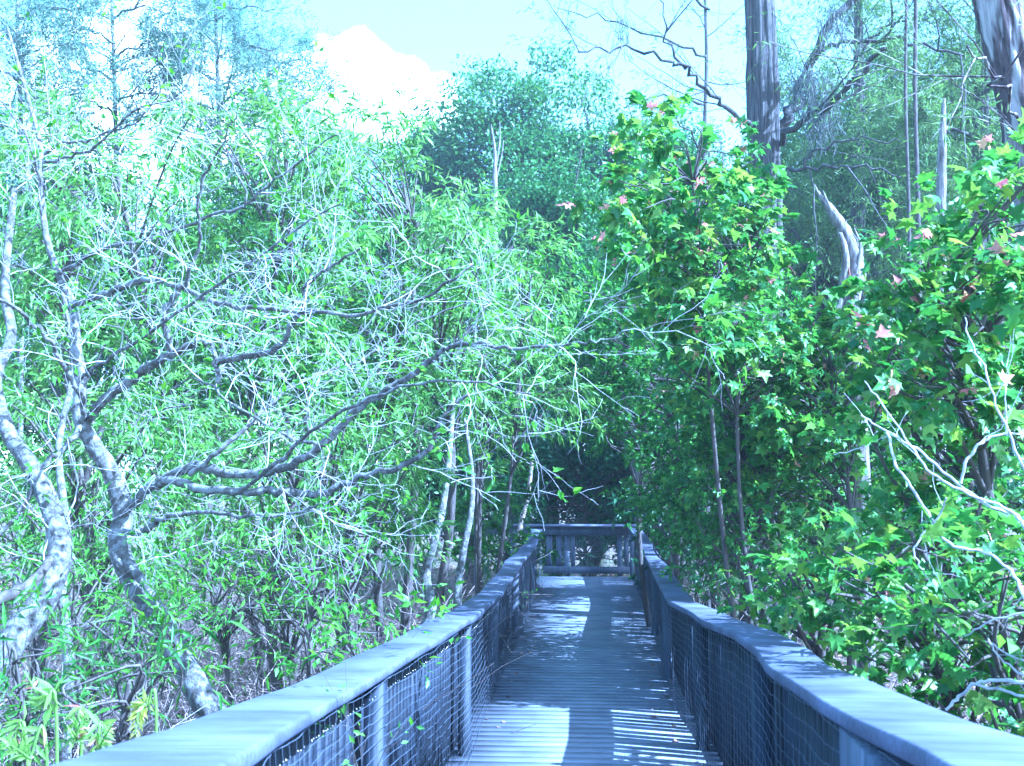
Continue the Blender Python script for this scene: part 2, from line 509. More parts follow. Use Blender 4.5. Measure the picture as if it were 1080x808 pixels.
def side_rail(fn, side, ya, yb, posts, joints, gap, label, wfn, beads):
    x0, z0 = fn(np.array([ya + .5])); 
    t = thing('boardwalk_railing', label, 'railing', (float(x0[0]), ya, 0), 'wooden railings along the boardwalk')
    for a, b in zip(joints[:-1], joints[1:]):
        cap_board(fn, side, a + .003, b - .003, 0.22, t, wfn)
    for py in posts:
        x, z = fn(np.array([py])); x = float(x[0]); z = float(z[0])
        g = Geo(); a, b = sorted((x + side * .030, x + side * .108))
        near = py < 3
        h0, h1 = (.04, .31) if (near and side > 0) else ((.10, .12) if near else (.045, .045))
        if near: a, b = sorted((x + side * .010, x + side * .108))
        zz = float(min(fn(np.array([py - h0]))[1][0], fn(np.array([py + h1]))[1][0]))
        box(g, (a, py - h0, GZ - .3), (b, py + h1, zz - .0435))
        link('post', g, M['post_wood' if (near or py > 9) else 'fence_wood_shade_tone'], t)
    # vertical boards behind the mesh
    y = ya + .05; cnt = 0; rest = Geo()
    while y < yb - .1:
        wd = 0.088 + R.normal(0, .002)
        x, z = fn(np.array([y, y + wd])); zb = float(deck_z(y)) - 0.10
        g = Geo() if cnt < 100 else rest
        o1, o2 = .150, .172
        xa, xb = x[0] + side * o1, x[0] + side * o2; xc, xd = x[1] + side * o1, x[1] + side * o2
        v = [(xa, y, zb), (xb, y, zb), (xd, y + wd, zb), (xc, y + wd, zb), (xa, y, z[0] - .046), (xb, y, z[0] - .046), (xd, y + wd, z[1] - .046), (xc, y + wd, z[1] - .046)]
        g.add(v, [(0, 3, 2, 1), (4, 5, 6, 7), (0, 1, 5, 4), (1, 2, 6, 5), (2, 3, 7, 6), (3, 0, 4, 7)])
        if cnt < 100: link('picket', g, M['fence_wood_shade_tone' if side > 0 else 'fence_wood_sun_darkened'], t)
        cnt += 1
        y += wd + gap * R.uniform(0.4, 1.6) + (0.05 if R.random() < 0.04 else 0)
    if rest.n: link('picket', rest, M['fence_wood_shade_tone' if side > 0 else 'fence_wood_sun_darkened'], t, kind='stuff')
    # rails the pickets are nailed to
    ys = np.arange(ya, yb + .01, .25); x, z = fn(ys); dz = deck_z(ys)
    for nm, zt, hgt in (('top_rail', z - .0445, .085), ('bottom_rail', dz + .13, .085)):
        g = Geo()
        for i in range(len(ys) - 1):
            xa, xb = x[i] + side * .174, x[i] + side * .205; xc, xd = x[i + 1] + side * .174, x[i + 1] + side * .205
            g.add([(xa, ys[i], zt[i] - hgt), (xb, ys[i], zt[i] - hgt), (xd, ys[i + 1], zt[i + 1] - hgt), (xc, ys[i + 1], zt[i + 1] - hgt),
                   (xa, ys[i], zt[i]), (xb, ys[i], zt[i]), (xd, ys[i + 1], zt[i + 1]), (xc, ys[i + 1], zt[i + 1])],
                  [(0, 3, 2, 1), (4, 5, 6, 7), (1, 2, 6, 5), (3, 0, 4, 7)])
        link(nm, g, M['post_wood'], t)
    # wire mesh between the posts
    g = Geo()
    pl = [ya] + list(posts[:2]) + list(posts[3::2]) + [yb]
    for a, b in zip(pl[:-1], pl[1:]):
        a += (.05 if a < 3 else -.02); b -= (.05 if b < 3 else -.02)
        if b - a < .2: continue
        n = max(3, int((b - a) / .06)); ys = np.linspace(a, b, n + 1)
        x, z = fn(ys); dz = deck_z(ys); top = z - .055; bot = dz + .02
        rows = 18
        W = np.zeros((rows, n + 1, 3))
        for k in range(rows):
            fr = k / (rows - 1)
            W[k, :, 0] = x + side * (.016 + .006 * np.sin(ys * 1.7 + k * .5) + R.normal(0, .0015, n + 1))
            W[k, :, 1] = ys + .004 * np.sin(k * 1.3)
            W[k, :, 2] = bot + (top - bot) * fr - .010 * np.sin(np.pi * (ys - a) / (b - a)) * (1 if k < rows - 1 else 0) + .005 * np.sin(ys * 9 + k) + R.normal(0, .0012, n + 1)
        for k in range(rows): tube(g, W[k], .0013, 3, False)
        for i in range(0, n + 1, 2): tube(g, W[:, i], .0009, 3, False)
    link('wire_mesh', g, M['wire'], t)
    if beads:
        g = Geo()
        oc = np.array([(1, 0, 0), (-1, 0, 0), (0, 1, 0), (0, -1, 0), (0, 0, 1), (0, 0, -1)]) * .0055
        of = np.array([(0, 2, 4), (2, 1, 4), (1, 3, 4), (3, 0, 4), (2, 0, 5), (1, 2, 5), (3, 1, 5), (0, 3, 5)])
        y = beads[0]
        while y < beads[1]:
            x, z = fn(np.array([y]))
            if R.random() < .8:
                g.add(oc * R.uniform(.6, 1.1) + np.array([x[0] + side * .048, y, z[0] - .115 + R.normal(0, .002)]), of)
            y += R.uniform(.03, .07)
        link('staples', g, M['staple'], t, label='row of bright staples holding the top wire')
    return t


side_rail(RIGHT, 1, 0.7, 20.22, [2.45, 4.9, 7.4, 9.95, 12.7, 15.4, 17.9, 20.1], [0.7, 3.3, 6.9, 10.5, 14.1, 17.7, 20.25], .024,
          'long wavy grey wooden railing with dark wire mesh on the right side of the boardwalk', lambda y: np.interp(y, [0.7, 2.6, 4, 9, 20], [.26, .265, .225, .20, .20]), None)
side_rail(LEFT, -1, 0.7, 18.85, [1.85, 4.6, 7.15, 9.7, 12.4, 15.0, 17.3], [0.7, 3.6, 7.0, 10.6, 14.2, 18.85], .007,
          'long wavy grey wooden railing with close boards behind wire left of the boardwalk', lambda y: np.interp(y, [0.7, 2.6, 5, 9, 20], [.26, .27, .24, .21, .20]), (1.9, 10.2))

# end railing, running left from the right railing
EY = 20.36
t = thing('end_railing', 'short straight railing with open wire panel closing the far end of the boardwalk', 'railing', (-0.5, EY, 0), 'wooden railings along the boardwalk')
def eb(nm, x0, x1, z0, z1, y0, y1, mat='post_wood'):
    g = Geo(); box(g, (x0, y0, z0), (x1, y1, z1)); return link(nm, g, M[mat], t)
zt = 0.90
def ex(px): return (px - 624) * EY / F
def ez(py): return HC - (py - 507) * EY / F
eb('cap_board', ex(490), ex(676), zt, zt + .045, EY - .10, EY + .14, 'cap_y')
eb('top_rail', ex(490), ex(668), ez(563.5), zt - .002, EY - .02, EY + .02)
eb('bottom_rail', ex(573), ex(668), ez(603.5), ez(596), EY - .02, EY + .02)
for a in (595, 650, 538, 500): eb('post', ex(a), ex(a + 5.6), GZ - .3, zt - .002, EY + .022, EY + .11)
for a, b in ((576, 582.5), (586.5, 593), (601.5, 606.5), (657, 662)): eb('picket', ex(a), ex(b), ez(602), ez(558), EY + .024, EY + .05, 'post_wood')
g = Geo()
x = ex(594)
while x < ex(665):
    tube(g, np.array([(x, EY - .03, .03), (x, EY - .03, zt - .01)]), .0020, 3, False); x += .05
for z in np.arange(.05, zt, .05): tube(g, np.array([(ex(594), EY - .03, z), (ex(665), EY - .03, z)]), .0020, 3, False)
link('wire_mesh', g, M['wire'], t)

# ------------------------------------------------------------------ ground
def ground_h(x, y):
    return GZ + 0.05 * np.sin(x * 1.3 + .7) * np.sin(y * 1.1) + 0.07 * np.sin(x * .37) * np.cos(y * .41 + 1)


gx = np.concatenate([[-160, -90, -50], np.arange(-30, 30.1, .5), [50, 90, 160]]); gy = np.concatenate([[-60, -20], np.arange(-4, 50.1, .5), [80, 140, 260]])
X, Y = np.meshgrid(gx, gy); Z = ground_h(X, Y) + R.normal(0, .015, X.shape)
nx, ny = len(gx), len(gy)
i = np.arange(ny - 1)[:, None] * nx + np.arange(nx - 1)[None, :]
g = Geo(); g.add(np.stack([X, Y, Z], -1).reshape(-1, 3), np.stack([i, i + 1, i + nx + 1, i + nx], -1).reshape(-1, 4))
m, nt, out = new_mat('swamp_floor')
tc = nt.nodes.new('ShaderNodeTexCoord')
n1 = nt.nodes.new('ShaderNodeTexNoise'); n1.inputs['Scale'].default_value = 9; n1.inputs['Detail'].default_value = 8; n1.inputs['Roughness'].default_value = .75
nt.links.new(tc.outputs['Object'], n1.inputs['Vector'])
c = ramp(nt, n1.outputs[0], [(.3, (.025, .03, .018)), (.5, (.09, .065, .045)), (.7, (.20, .14, .10))])
b = nt.nodes.new('ShaderNodeBsdfPrincipled'); b.inputs['Roughness'].default_value = .9
nt.links.new(c, b.inputs['Base Color'])
bp = nt.nodes.new('ShaderNodeBump'); bp.inputs['Distance'].default_value = .05; nt.links.new(n1.outputs[0], bp.inputs['Height']); nt.links.new(bp.outputs[0], b.inputs['Normal'])
nt.links.new(b.outputs[0], out.inputs[0])
link('ground', g, m, smooth=True, kind='structure')

# dead leaves and low greenery nobody could count
n = 60000
p = np.stack([R.uniform(-16, 14, n), R.uniform(2, 34, n), np.zeros(n)], 1); p[:, 2] = ground_h(p[:, 0], p[:, 1]) + R.uniform(0, .05, n)
al = rand_unit(n); al[:, 2] *= .3
g = Geo(); put_leaves(g, RH, p, al, R.uniform(.06, .14, n), upmix=1.2)
link('leaf_litter', g, M['litter'], kind='stuff')
n = 70
p = np.stack([np.where(R.random(n) < .5, R.uniform(-.8, -.6, n), R.uniform(.45, .68, n)) + R.normal(0, .06, n), R.uniform(6.7, 20, n), np.full(n, .006)], 1)
al = rand_unit(n); al[:, 2] *= .1
g = Geo(); put_leaves(g, RH, p, al, R.uniform(.03, .07, n), upmix=6)
link('fallen_leaves', g, M['litter'], kind='stuff')
n = 30000
c0 = np.stack([R.uniform(-16, 14, 900), R.uniform(2.5, 34, 900)], 1); c0 = c0[(np.abs(c0[:, 0]) > 1.3) | (c0[:, 1] > 21)]
ci = R.integers(0, len(c0), n); p = np.concatenate([c0[ci] + R.normal(0, .25, (n, 2)), np.zeros((n, 1))], 1)
p[:, 2] = ground_h(p[:, 0], p[:, 1]) + R.uniform(0, .45, n)
k = (np.abs(p[:, 0] + .05) > 1.05) | (p[:, 1] > 20.8); p = p[k]
al = rand_unit(len(p)); al[:, 2] = np.abs(al[:, 2]) + .2
g = Geo(); put_leaves(g, MED, p, al, R.uniform(.05, .13, len(p)))
link('ground_cover', g, M['small'], kind='stuff')


def tangle(name, x0, x1, y0, y1, z0, z1, n, mat, lr=(.3, 1.2)):
    g = Geo()
    for _ in range(n):
        q = np.array([R.uniform(x0, x1), R.uniform(y0, y1), 0]); q[2] = GZ + z0 + (z1 - z0) * R.random() ** 1.5
        d = R.normal(0, 1, 3); d[2] = d[2] * .6 + .2
        c = wander(q, d, R.uniform(*lr), 5, .28, -.03)
        r = R.uniform(.002, .006); tube(g, c, np.linspace(r, r * .4, len(c)), 3, False)
    link(name, g, M[mat], smooth=True, kind='stuff')


tangle('dead_brush', -7, -1.25, 5.5, 17, 0, 1.3, 9000, 'twig_brown')
tangle('dead_brush', 1.2, 4.5, 5, 16, 0, 1.0, 1800, 'twig_brown')
tangle('dead_twigs', -6, -1.3, 3.0, 6.5, 0, 1.0, 1000, 'twig_pale')

# ------------------------------------------------------------------ trees
FINE = dict(per_m=9, lrange=(.12, .38), ang=.8, wob=.22, grav=.0, rfac=.006, t0=.1, sides=3, nseg=4)

# --- the gnarled, nearly bare tree on the left
def gnarled():
    tr = Tree()
    D = 6.0
    trunk = path_px([(262, 850, 5.4), (235, 775, 5.5), (213, 735, 5.5), (187, 690, 5.6), (165, 650, 5.7), (140, 612, 5.8), (125, 575, 5.9), (130, 540, 6.0), (118, 500, 6.0), (98, 468, 6.0), (84, 440, 6.0), (85, 400, 6.05), (80, 365, 6.1), (78, 325, 6.2), (62, 290, 6.3), (48, 245, 6.4), (43, 190, 6.5), (42, 150, 6.6), (27, 95, 6.7), (8, 30, 6.8)])
    n = len(trunk)
    tube(tr.trunk, trunk, np.interp(np.linspace(0, 1, n), [0, .15, .4, .55, .7, 1], [.075, .066, .054, .038, .023, .010]), 12, True, .16)
    limbs = [
        ([(92, 442, 6.0), (110, 424, 5.95), (130, 406, 5.9), (152, 390, 5.8), (180, 374, 5.7), (203, 363, 5.65), (219, 361, 5.6)], .036, .022),
        ([(219, 361, 5.6), (226, 372, 5.6), (229, 404, 5.55)], .018, .014),
        ([(226, 384, 5.6), (250, 378, 5.5), (293, 367, 5.3), (307, 345, 5.2), (321, 322, 5.1), (322, 300, 5.1), (345, 285, 5.0), (380, 262, 4.9)], .024, .007),
        ([(180, 374, 5.7), (176, 350, 5.65), (172, 335, 5.6), (180, 318, 5.55), (193, 304, 5.5)], .024, .020),
        ([(193, 304, 5.5), (203, 280, 5.45), (212, 250, 5.4), (208, 215, 5.3), (218, 180, 5.2), (236, 150, 5.1), (250, 118, 5.0)], .014, .004),
        ([(73, 325, 6.2), (90, 317, 6.1), (115, 308, 6.0), (148, 297, 5.9), (170, 297, 5.8), (193, 304, 5.6), (230, 318, 5.4), (280, 327, 5.3), (320, 328, 5.2), (362, 333, 5.1), (410, 323, 5.0), (447, 316, 4.9), (480, 293, 4.8), (505, 275, 4.8)], .026, .006),
        ([(84, 455, 6.0), (88, 430, 5.9), (76, 400, 5.8), (60, 372, 5.7), (42, 348, 5.6), (22, 330, 5.5), (3, 315, 5.4), (-25, 300, 5.3)], .020, .010),
        ([(84, 450, 5.95), (72, 468, 5.8), (53, 486, 5.7), (38, 505, 5.6), (22, 540, 5.5), (-10, 570, 5.4)], .022, .012),
        ([(127, 545, 5.95), (145, 525, 5.9), (160, 513, 5.8), (185, 508, 5.7), (215, 516, 5.6), (255, 518, 5.5), (290, 517, 5.45), (330, 522, 5.4), (362, 512, 5.35), (392, 500, 5.3), (425, 492, 5.2), (452, 472, 5.15), (464, 447, 5.1), (478, 426, 5.1), (495, 416, 5.1)], .034, .010),
        ([(130, 560, 5.9), (150, 562, 5.8), (163, 552, 5.7), (180, 544, 5.6), (217, 540, 5.5), (260, 545, 5.4), (310, 540, 5.3), (345, 530, 5.2)], .022, .007),
        ([(165, 512, 5.8), (205, 492, 5.7), (240, 500, 5.6), (290, 496, 5.5), (330, 478, 5.4), (362, 448, 5.35), (393, 420, 5.3), (420, 404, 5.25), (445, 388, 5.2), (462, 373, 5.15), (480, 365, 5.1), (500, 362, 5.0), (540, 368, 4.9), (590, 364, 4.8), (622, 361, 4.7), (655, 355, 4.7)], .034, .004),
        ([(340, 470, 5.4), (310, 462, 5.4), (250, 430, 5.5), (210, 400, 5.6), (180, 410, 5.7)], .012, .005),
        ([(127, 570, 5.9), (122, 592, 5.75), (140, 603, 5.7), (155, 618, 5.65), (165, 640, 5.6), (172, 665, 5.6)], .030, .026),
        ([(44, 165, 6.6), (62, 152, 6.5), (90, 148, 6.4), (120, 138, 6.2), (145, 128, 6.1), (170, 95, 6.0)], .014, .005),
        ([(46, 172, 6.6), (75, 165, 6.4), (105, 152, 6.2), (140, 118, 6.0), (190, 100, 5.9), (205, 60, 5.8)], .012, .004),
        ([(48, 200, 6.5), (30, 150, 6.3), (10, 118, 6.2), (-15, 95, 6.1)], .012, .005),
        ([(85, 400, 6.05), (110, 380, 5.8), (160, 350, 5.4), (230, 300, 5.0), (300, 250, 4.7), (360, 215, 4.5)], .014, .004),
        ([(60, 290, 6.3), (110, 262, 6.1), (165, 250, 6.0), (230, 225, 5.8), (260, 215, 5.7), (250, 180, 5.6), (235, 150, 5.5)], .016, .005),
        ([(260, 215, 5.7), (290, 190, 5.6), (330, 160, 5.5), (360, 140, 5.4)], .010, .004),
        ([(200, 500, 5.65), (240, 470, 5.6), (280, 430, 5.7), (320, 400, 5.8), (380, 380, 5.9), (440, 340, 6.0), (520, 310, 6.0)], .018, .004),
        ([(300, 517, 5.45), (345, 545, 5.5), (380, 560, 5.6)], .012, .005),
        ([(255, 518, 5.5), (300, 480, 5.2), (350, 440, 4.9), (420, 410, 4.7), (480, 400, 4.6), (560, 415, 4.6)], .014, .004),
        ([(40, 500, 5.6), (48, 540, 5.5), (70, 575, 5.5)], .018, .014),
    ]
    paths = []; lobj = []
    for ctrl, r0, r1 in limbs:
        pts = path_px(ctrl); pts[1:-1] += R.normal(0, .006, pts[1:-1].shape)
        rad = np.linspace(r0, r1, len(pts)) * .82; lg = Geo(); tube(lg, pts, rad, 9, True, .16); lobj.append(lg); paths.append((pts, rad))
    paths.append((trunk[int(n * .45):], np.linspace(.04, .012, n - int(n * .45))))
    for pts, rad in paths:
        tr.branches(pts, np.minimum(rad, .010), 6.5, (.25, .85), .9, .19, .01, .0058, t0=.06, bias=(.03, -.05, .22), sides=4, nseg=8,
                    depth=(dict(per_m=11, lrange=(.12, .5), ang=.75, wob=.2, grav=.01, rfac=.0045, t0=.12, sides=3, nseg=5,
                                ), dict(per_m=6, lrange=(.06, .22), ang=.75, wob=.2, grav=.02, rfac=.006, t0=.2, sides=3, nseg=3)))
    tr.leaves(OVAL, 3, .045, spread=.9, t0=.4, prob=.4, upmix=.8)
    t = tr.build('gnarled_tree', 'low gnarled grey tree with a web of pale twigs by the left railing', 'tree', trunk[0] * [1, 1, 0] + [0, 0, GZ - .1], 'bark_pale', 'oval', 'twig_pale')
    for lg in lobj: link('limb', lg, M['bark_pale'], t, True)
    return t


gnarled()


def stem_tree(name, label, ctrl, r0, r1, bark='bark_pale', leafm='oval', tmpl=OVAL, size=.05, per_m=2.5, br=(.3, .8), prob=.6, per_twig=5, twigm='twig_pale', spread=.9, rough=.14, t0=.3, group=None, red=0, bias=None, droop=0, sub=6, cat='tree'):
    tr = Tree(); pts = path_px(ctrl); base = pts[0].copy()
    low = pts[0].copy(); low[2] = min(low[2], GZ - .1); low[:2] += (pts[0] - pts[1])[:2] * .2
    if pts[0][2] > GZ: pts = np.vstack([low, pts])
    rad = np.linspace(r0, r1, len(pts)); rad[0] *= 1.15; tube(tr.trunk, pts, rad, 10, True, rough)
    if per_m > 0:
        tr.branches(pts, np.minimum(rad, .02), per_m, br, .9, .18, .03, .010, t0=t0, sides=4, nseg=6, bias=bias,
                    depth=(dict(per_m=sub, lrange=(.12, .4), ang=.8, wob=.2, grav=-.02, rfac=.006, t0=.15, sides=3, nseg=4),))
        tr.leaves(tmpl, per_twig, size, spread=spread, t0=.2, prob=prob, red=red, droop=droop)
    return tr.build(name, label, cat, (pts[0][0], pts[0][1], GZ), bark, leafm, twigm, group=group)


stem_tree('leaning_tree', 'thick pale leaning trunk at the left edge, forking above the fern', [(-25, 730, 5.0), (5, 687, 5.1), (27, 658, 5.2), (48, 628, 5.3), (62, 592, 5.4), (60, 555, 5.5), (45, 515, 5.6), (25, 480, 5.7), (8, 455, 5.8), (-5, 400, 5.9), (12, 355, 6.0), (5, 300, 6.1), (15, 200, 6.3)], .085, .02, per_m=3.5, prob=.7)
stem_tree('slender_tree', 'slim pale upright stem close behind the thick leaning trunk', [(70, 760, 6.6), (72, 690, 6.6), (66, 620, 6.7), (70, 560, 6.8), (62, 470, 7.0), (78, 380, 7.2), (60, 280, 7.4)], .04, .015, per_m=3, prob=.8)
stem_tree('slender_tree', 'dark curved low stem reaching in from the left edge', [(-60, 700, 4.6), (-30, 645, 4.7), (0, 632, 4.8), (22, 622, 4.9), (42, 606, 5.0), (52, 590, 5.1)], .035, .02, 'bark', per_m=1)
stem_tree('slender_tree', 'pale crooked slim trunk standing in dead brush, left of its twin', [(446, 668, 10.0), (455, 640, 10.0), (449, 607, 10.1), (457, 575, 10.1), (466, 540, 10.2), (472, 500, 10.3), (476, 455, 10.5), (480, 400, 10.8)], .055, .02, leafm='willow', tmpl=LANCE, size=.10, t0=.6)
stem_tree('slender_tree', 'pale slim trunk standing in dead brush, nearer the railing of the two', [(482, 645, 10.6), (484, 610, 10.7), (490, 575, 10.7), (497, 540, 10.8), (498, 500, 11), (490, 440, 11.2)], .045, .018, leafm='willow', tmpl=LANCE, size=.10, t0=.6)
stem_tree('slender_tree', 'thin forked reddish sapling just left of the end railing', [(536, 610, 19), (545, 580, 19), (549, 555, 19), (557, 520, 19), (562, 480, 19)], .06, .03, 'twig_brown', 'small', per_m=2, t0=.5, size=.08)
stem_tree('leaning_tree', 'mottled leaning trunk right of the end railing', [(712, 600, 21.5), (703, 565, 21.5), (690, 530, 21.5), (676, 500, 21.6), (668, 470, 21.8), (655, 420, 22), (650, 350, 22)], .24, .12, 'bark', 'dark', per_m=1.5, t0=.5, size=.1, br=(.8, 1.8))
stem_tree('slender_tree', 'bluish straight trunk just behind the right corner of the end railing', [(674, 600, 21.0), (673, 560, 21.0), (672, 520, 21.0), (670, 470, 21.0)], .11, .08, 'bark', 'dark', per_m=1, t0=.5, size=.1)

# --- willows
def willow(label, base_px, crown, n_t, leaf=.115, test=None, per_twig=8, group='willows left of the boardwalk', rr=.06, mat='willow'):
    tr = Tree()
    base = P(*base_px); base[2] = GZ - .1
    x0, y0, x1, y1, d0, d1 = crown
    tops = region(3, x0 + .3 * (x1 - x0), y0 + .15 * (y1 - y0), x0 + .7 * (x1 - x0), y0 + .5 * (y1 - y0), (d0 + d1) / 2 - .3, (d0 + d1) / 2 + .3)
    forks = []
    for tp in tops:
        mid = base * .5 + tp * .5 + R.normal(0, .25, 3); pts = smooth_path([base + R.normal(0, .08, 3) * [1, 1, 0], mid, tp], 8)
        tube(tr.trunk, pts, np.linspace(rr, rr * .35, len(pts)), 8, True, .12); forks.append(pts[4:])
    fk = np.vstack(forks)
    tg = region(n_t, x0, y0, x1, y1, d0, d1, test)
    for q in tg:
        a = fk[np.argmin(np.linalg.norm(fk - (q - np.array([0, 0, .8])), axis=1) + R.random(len(fk)) * .5)]
        pts = smooth_path([a, a * .45 + q * .55 + [0, 0, .15], q], 4)
        rad = np.linspace(.014, .004, len(pts)); tube(tr.trunk, pts, rad, 4, False)
        tr.branches(pts, np.minimum(rad, .006), 7, (.3, .75), .7, .12, -.09, .004, t0=.35, sides=3, nseg=5,
                    depth=(dict(per_m=5, lrange=(.18, .4), ang=.6, wob=.12, grav=-.12, rfac=.004, t0=.1, sides=3, nseg=4),))
    tr.leaves(T_lance(.10, .4, .22), int(per_twig * 1.25), leaf * 1.05, spread=.75, droop=.45, t0=.05, upmix=.5, var=.35, jit=.015)
    return tr.build('willow', label, 'tree', base + [0, 0, .1], 'bark', mat, 'bark', group=group)


def line_test(pts):
    xs = [p[0] for p in pts]; ys = [p[1] for p in pts]
    return lambda x, y: y > np.interp(x, xs, ys)


top = line_test([(0, 120), (150, 110), (230, 115), (300, 100), (345, 130), (400, 120), (440, 140), (470, 190), (520, 215), (560, 250), (600, 300), (620, 380), (640, 430)])
willow('drooping bright willow leaning over the left railing near its far end', (500, 640, 12.5), (470, 230, 605, 455, 11.5, 14), 62, test=top, rr=.032)
willow('bright willow with long narrow leaves, tallest in the middle of the left bank', (420, 640, 11.5), (330, 115, 520, 420, 10, 12.5), 95, test=top)
willow('bright willow under the white cloud, behind the gnarled tree', (300, 650, 10.5), (190, 110, 360, 420, 9.5, 12), 85, test=top)
willow('pale green willow behind the upper left of the gnarled tree', (120, 650, 10), (-20, 110, 210, 420, 9, 11.5), 85, test=top)
willow('low willow scrub behind the gnarled tree and left of the slim trunks', (330, 660, 9), (200, 400, 440, 570, 8, 10.5), 55, leaf=.10)
willow('low willow scrub at the left edge of the view behind the trunks', (60, 700, 8.5), (-30, 400, 210, 620, 7.5, 9.5), 60, leaf=.10)

# --- broadleaf shrubs
def bush(name, label, base_px, crown, n_t, leafm='small', tmpl=OVAL, leaf=.05, per_twig=7, red=0.0, cat='shrub', test=None, rr=.035, bark='bark', twigm=None, group=None, gm=4.5, droop=.1, tl=(.2, .5), upmix=1.0, spread=.9, branchy=True, prob=1.0):
    tr = Tree()
    base = P(*base_px); base[2] = GZ - .1
    x0, y0, x1, y1, d0, d1 = crown
    tp = P((x0 + x1) / 2 + R.normal(0, 10), y0 * .65 + y1 * .35, (d0 + d1) / 2)
    mid = base * .5 + tp * .5 + R.normal(0, .15, 3)
    trunk = smooth_path([base, mid, tp], 8); tube(tr.trunk, trunk, np.linspace(rr, rr * .3, len(trunk)), 8, True, .12)
    fk = trunk[3:]
    for q in region(n_t, x0, y0, x1, y1, d0, d1, test):
        a = fk[np.argmin(np.linalg.norm(fk - (q - np.array([0, 0, .3])), axis=1) + R.random(len(fk)) * .3)]
        pts = smooth_path([a, a * .5 + q * .5 + R.normal(0, .08, 3) + [0, 0, .05], q], 4)
        rad = np.linspace(rr * .3, .003, len(pts)); tube(tr.trunk, pts, rad, 4, False)
        tr.branches(pts, np.minimum(rad, .005), gm, (tl[0] * 1.2, tl[1] * 1.2), .8, .16, .02, .005, t0=.35, sides=3, nseg=4,
                    depth=(dict(per_m=7, lrange=tl if tl[1] < .45 else (.12, .35), ang=.8, wob=.16, grav=-.02, rfac=.005, t0=.15, sides=3, nseg=3),))
    tr.leaves(tmpl, per_twig, leaf, spread=spread, droop=droop, t0=.1, upmix=upmix, red=red, prob=prob, var=.45)
    return tr.build(name, label, cat, base + [0, 0, .1], bark, leafm, twigm, group=group)


G1 = 'leafy shrubs on the left bank'
bush('leafy_shrub', 'bright green shrub on the left bank around the middle of the near railing', (345, 760, 6.8), (270, 560, 400, 690, 6, 7.6), 30, 'oval', LANCE, .085, 5, group=G1, prob=.85)
bush('leafy_shrub', 'bright green low shrub touching the left railing in front of the dead brush', (390, 740, 6.2), (330, 655, 420, 720, 5.6, 6.6), 20, 'oval', OVAL, .06, 5, group=G1, prob=.85)
bush('leafy_shrub', 'narrow leaved shrub between the two fallen grey trunks at lower left', (150, 790, 5.2), (90, 640, 190, 700, 4.9, 5.9), 16, 'oval', LANCE, .085, 5, group=G1, prob=.85)
bush('leafy_shrub', 'dark narrow leaved shrub in the lower left corner behind the fern', (20, 800, 4.6), (-30, 670, 90, 790, 4.2, 5.4), 20, 'small', LANCE, .09, 5, group=G1, prob=.85)
bush('leafy_shrub', 'thin shrub among dry twigs at the foot of the gnarled tree', (250, 700, 7.6), (150, 570, 300, 660, 7.2, 8.4), 34, 'oval', LANCE, .08, 6, group=G1, prob=.85)
bush('leafy_shrub', 'shrub at the foot of the leaning trunk, in front of the gnarled tree', (90, 740, 6.6), (0, 540, 140, 680, 6.2, 7.4), 30, 'oval', LANCE, .08, 7, group=G1)
bush('leafy_shrub', 'small leafy shrub below the low dark curved limb', (300, 690, 7.5), (230, 560, 340, 650, 7, 8.5), 26, 'oval', MED, .06, 5, group=G1, prob=.85)
bush('leafy_shrub', 'shrub filling the gap left of the slim pale trunks', (400, 620, 13), (330, 500, 450, 600, 12, 14), 26, 'small', MED, .10, 12, group=G1)
bush('leafy_shrub', 'dim green shrub between the railing end and the slim trunks', (520, 620, 17), (480, 500, 570, 590, 15, 18), 28, 'small', MED, .11, 14, group=G1)

G2 = 'small leaved shrubs right of the boardwalk'
bush('round_leaved_shrub', 'yellow green small leaved shrub right of the dark gap, above the right railing', (740, 620, 11.5), (660, 380, 760, 560, 10.5, 12.5), 52, 'small', OVAL, .06, 16, group=G2, rr=.05)
bush('round_leaved_shrub', 'small leaved shrub with lit tips, standing behind the mid part of the right railing', (800, 640, 9), (730, 460, 850, 620, 8.2, 10), 55, 'small', OVAL, .05, 16, group=G2, rr=.05)
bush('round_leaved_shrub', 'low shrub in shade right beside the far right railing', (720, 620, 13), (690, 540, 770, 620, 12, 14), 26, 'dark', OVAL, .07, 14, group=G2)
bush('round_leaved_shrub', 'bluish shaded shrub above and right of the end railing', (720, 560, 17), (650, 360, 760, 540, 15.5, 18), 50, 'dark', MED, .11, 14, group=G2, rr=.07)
bush('round_leaved_shrub', 'tall shaded shrub overhanging the far end from the right', (760, 560, 15), (585, 280, 780, 462, 14, 17.5), 110, 'small', MED, .11, 14, group=G2, rr=.07)

bush('shade_shrub', 'dark shrub added for shade straight behind the end railing', (620, 600, 24), (535, 470, 705, 600, 22.5, 25), 80, 'dark', MED, .14, 14, rr=.06)  # added shrub, dark-leaved to put shade over the sunlit ground beyond
bush('shade_shrub', 'dark shrub in the shade just left of the end railing', (520, 600, 22), (470, 440, 560, 590, 20.8, 23), 55, 'dark', MED, .13, 12, rr=.06)

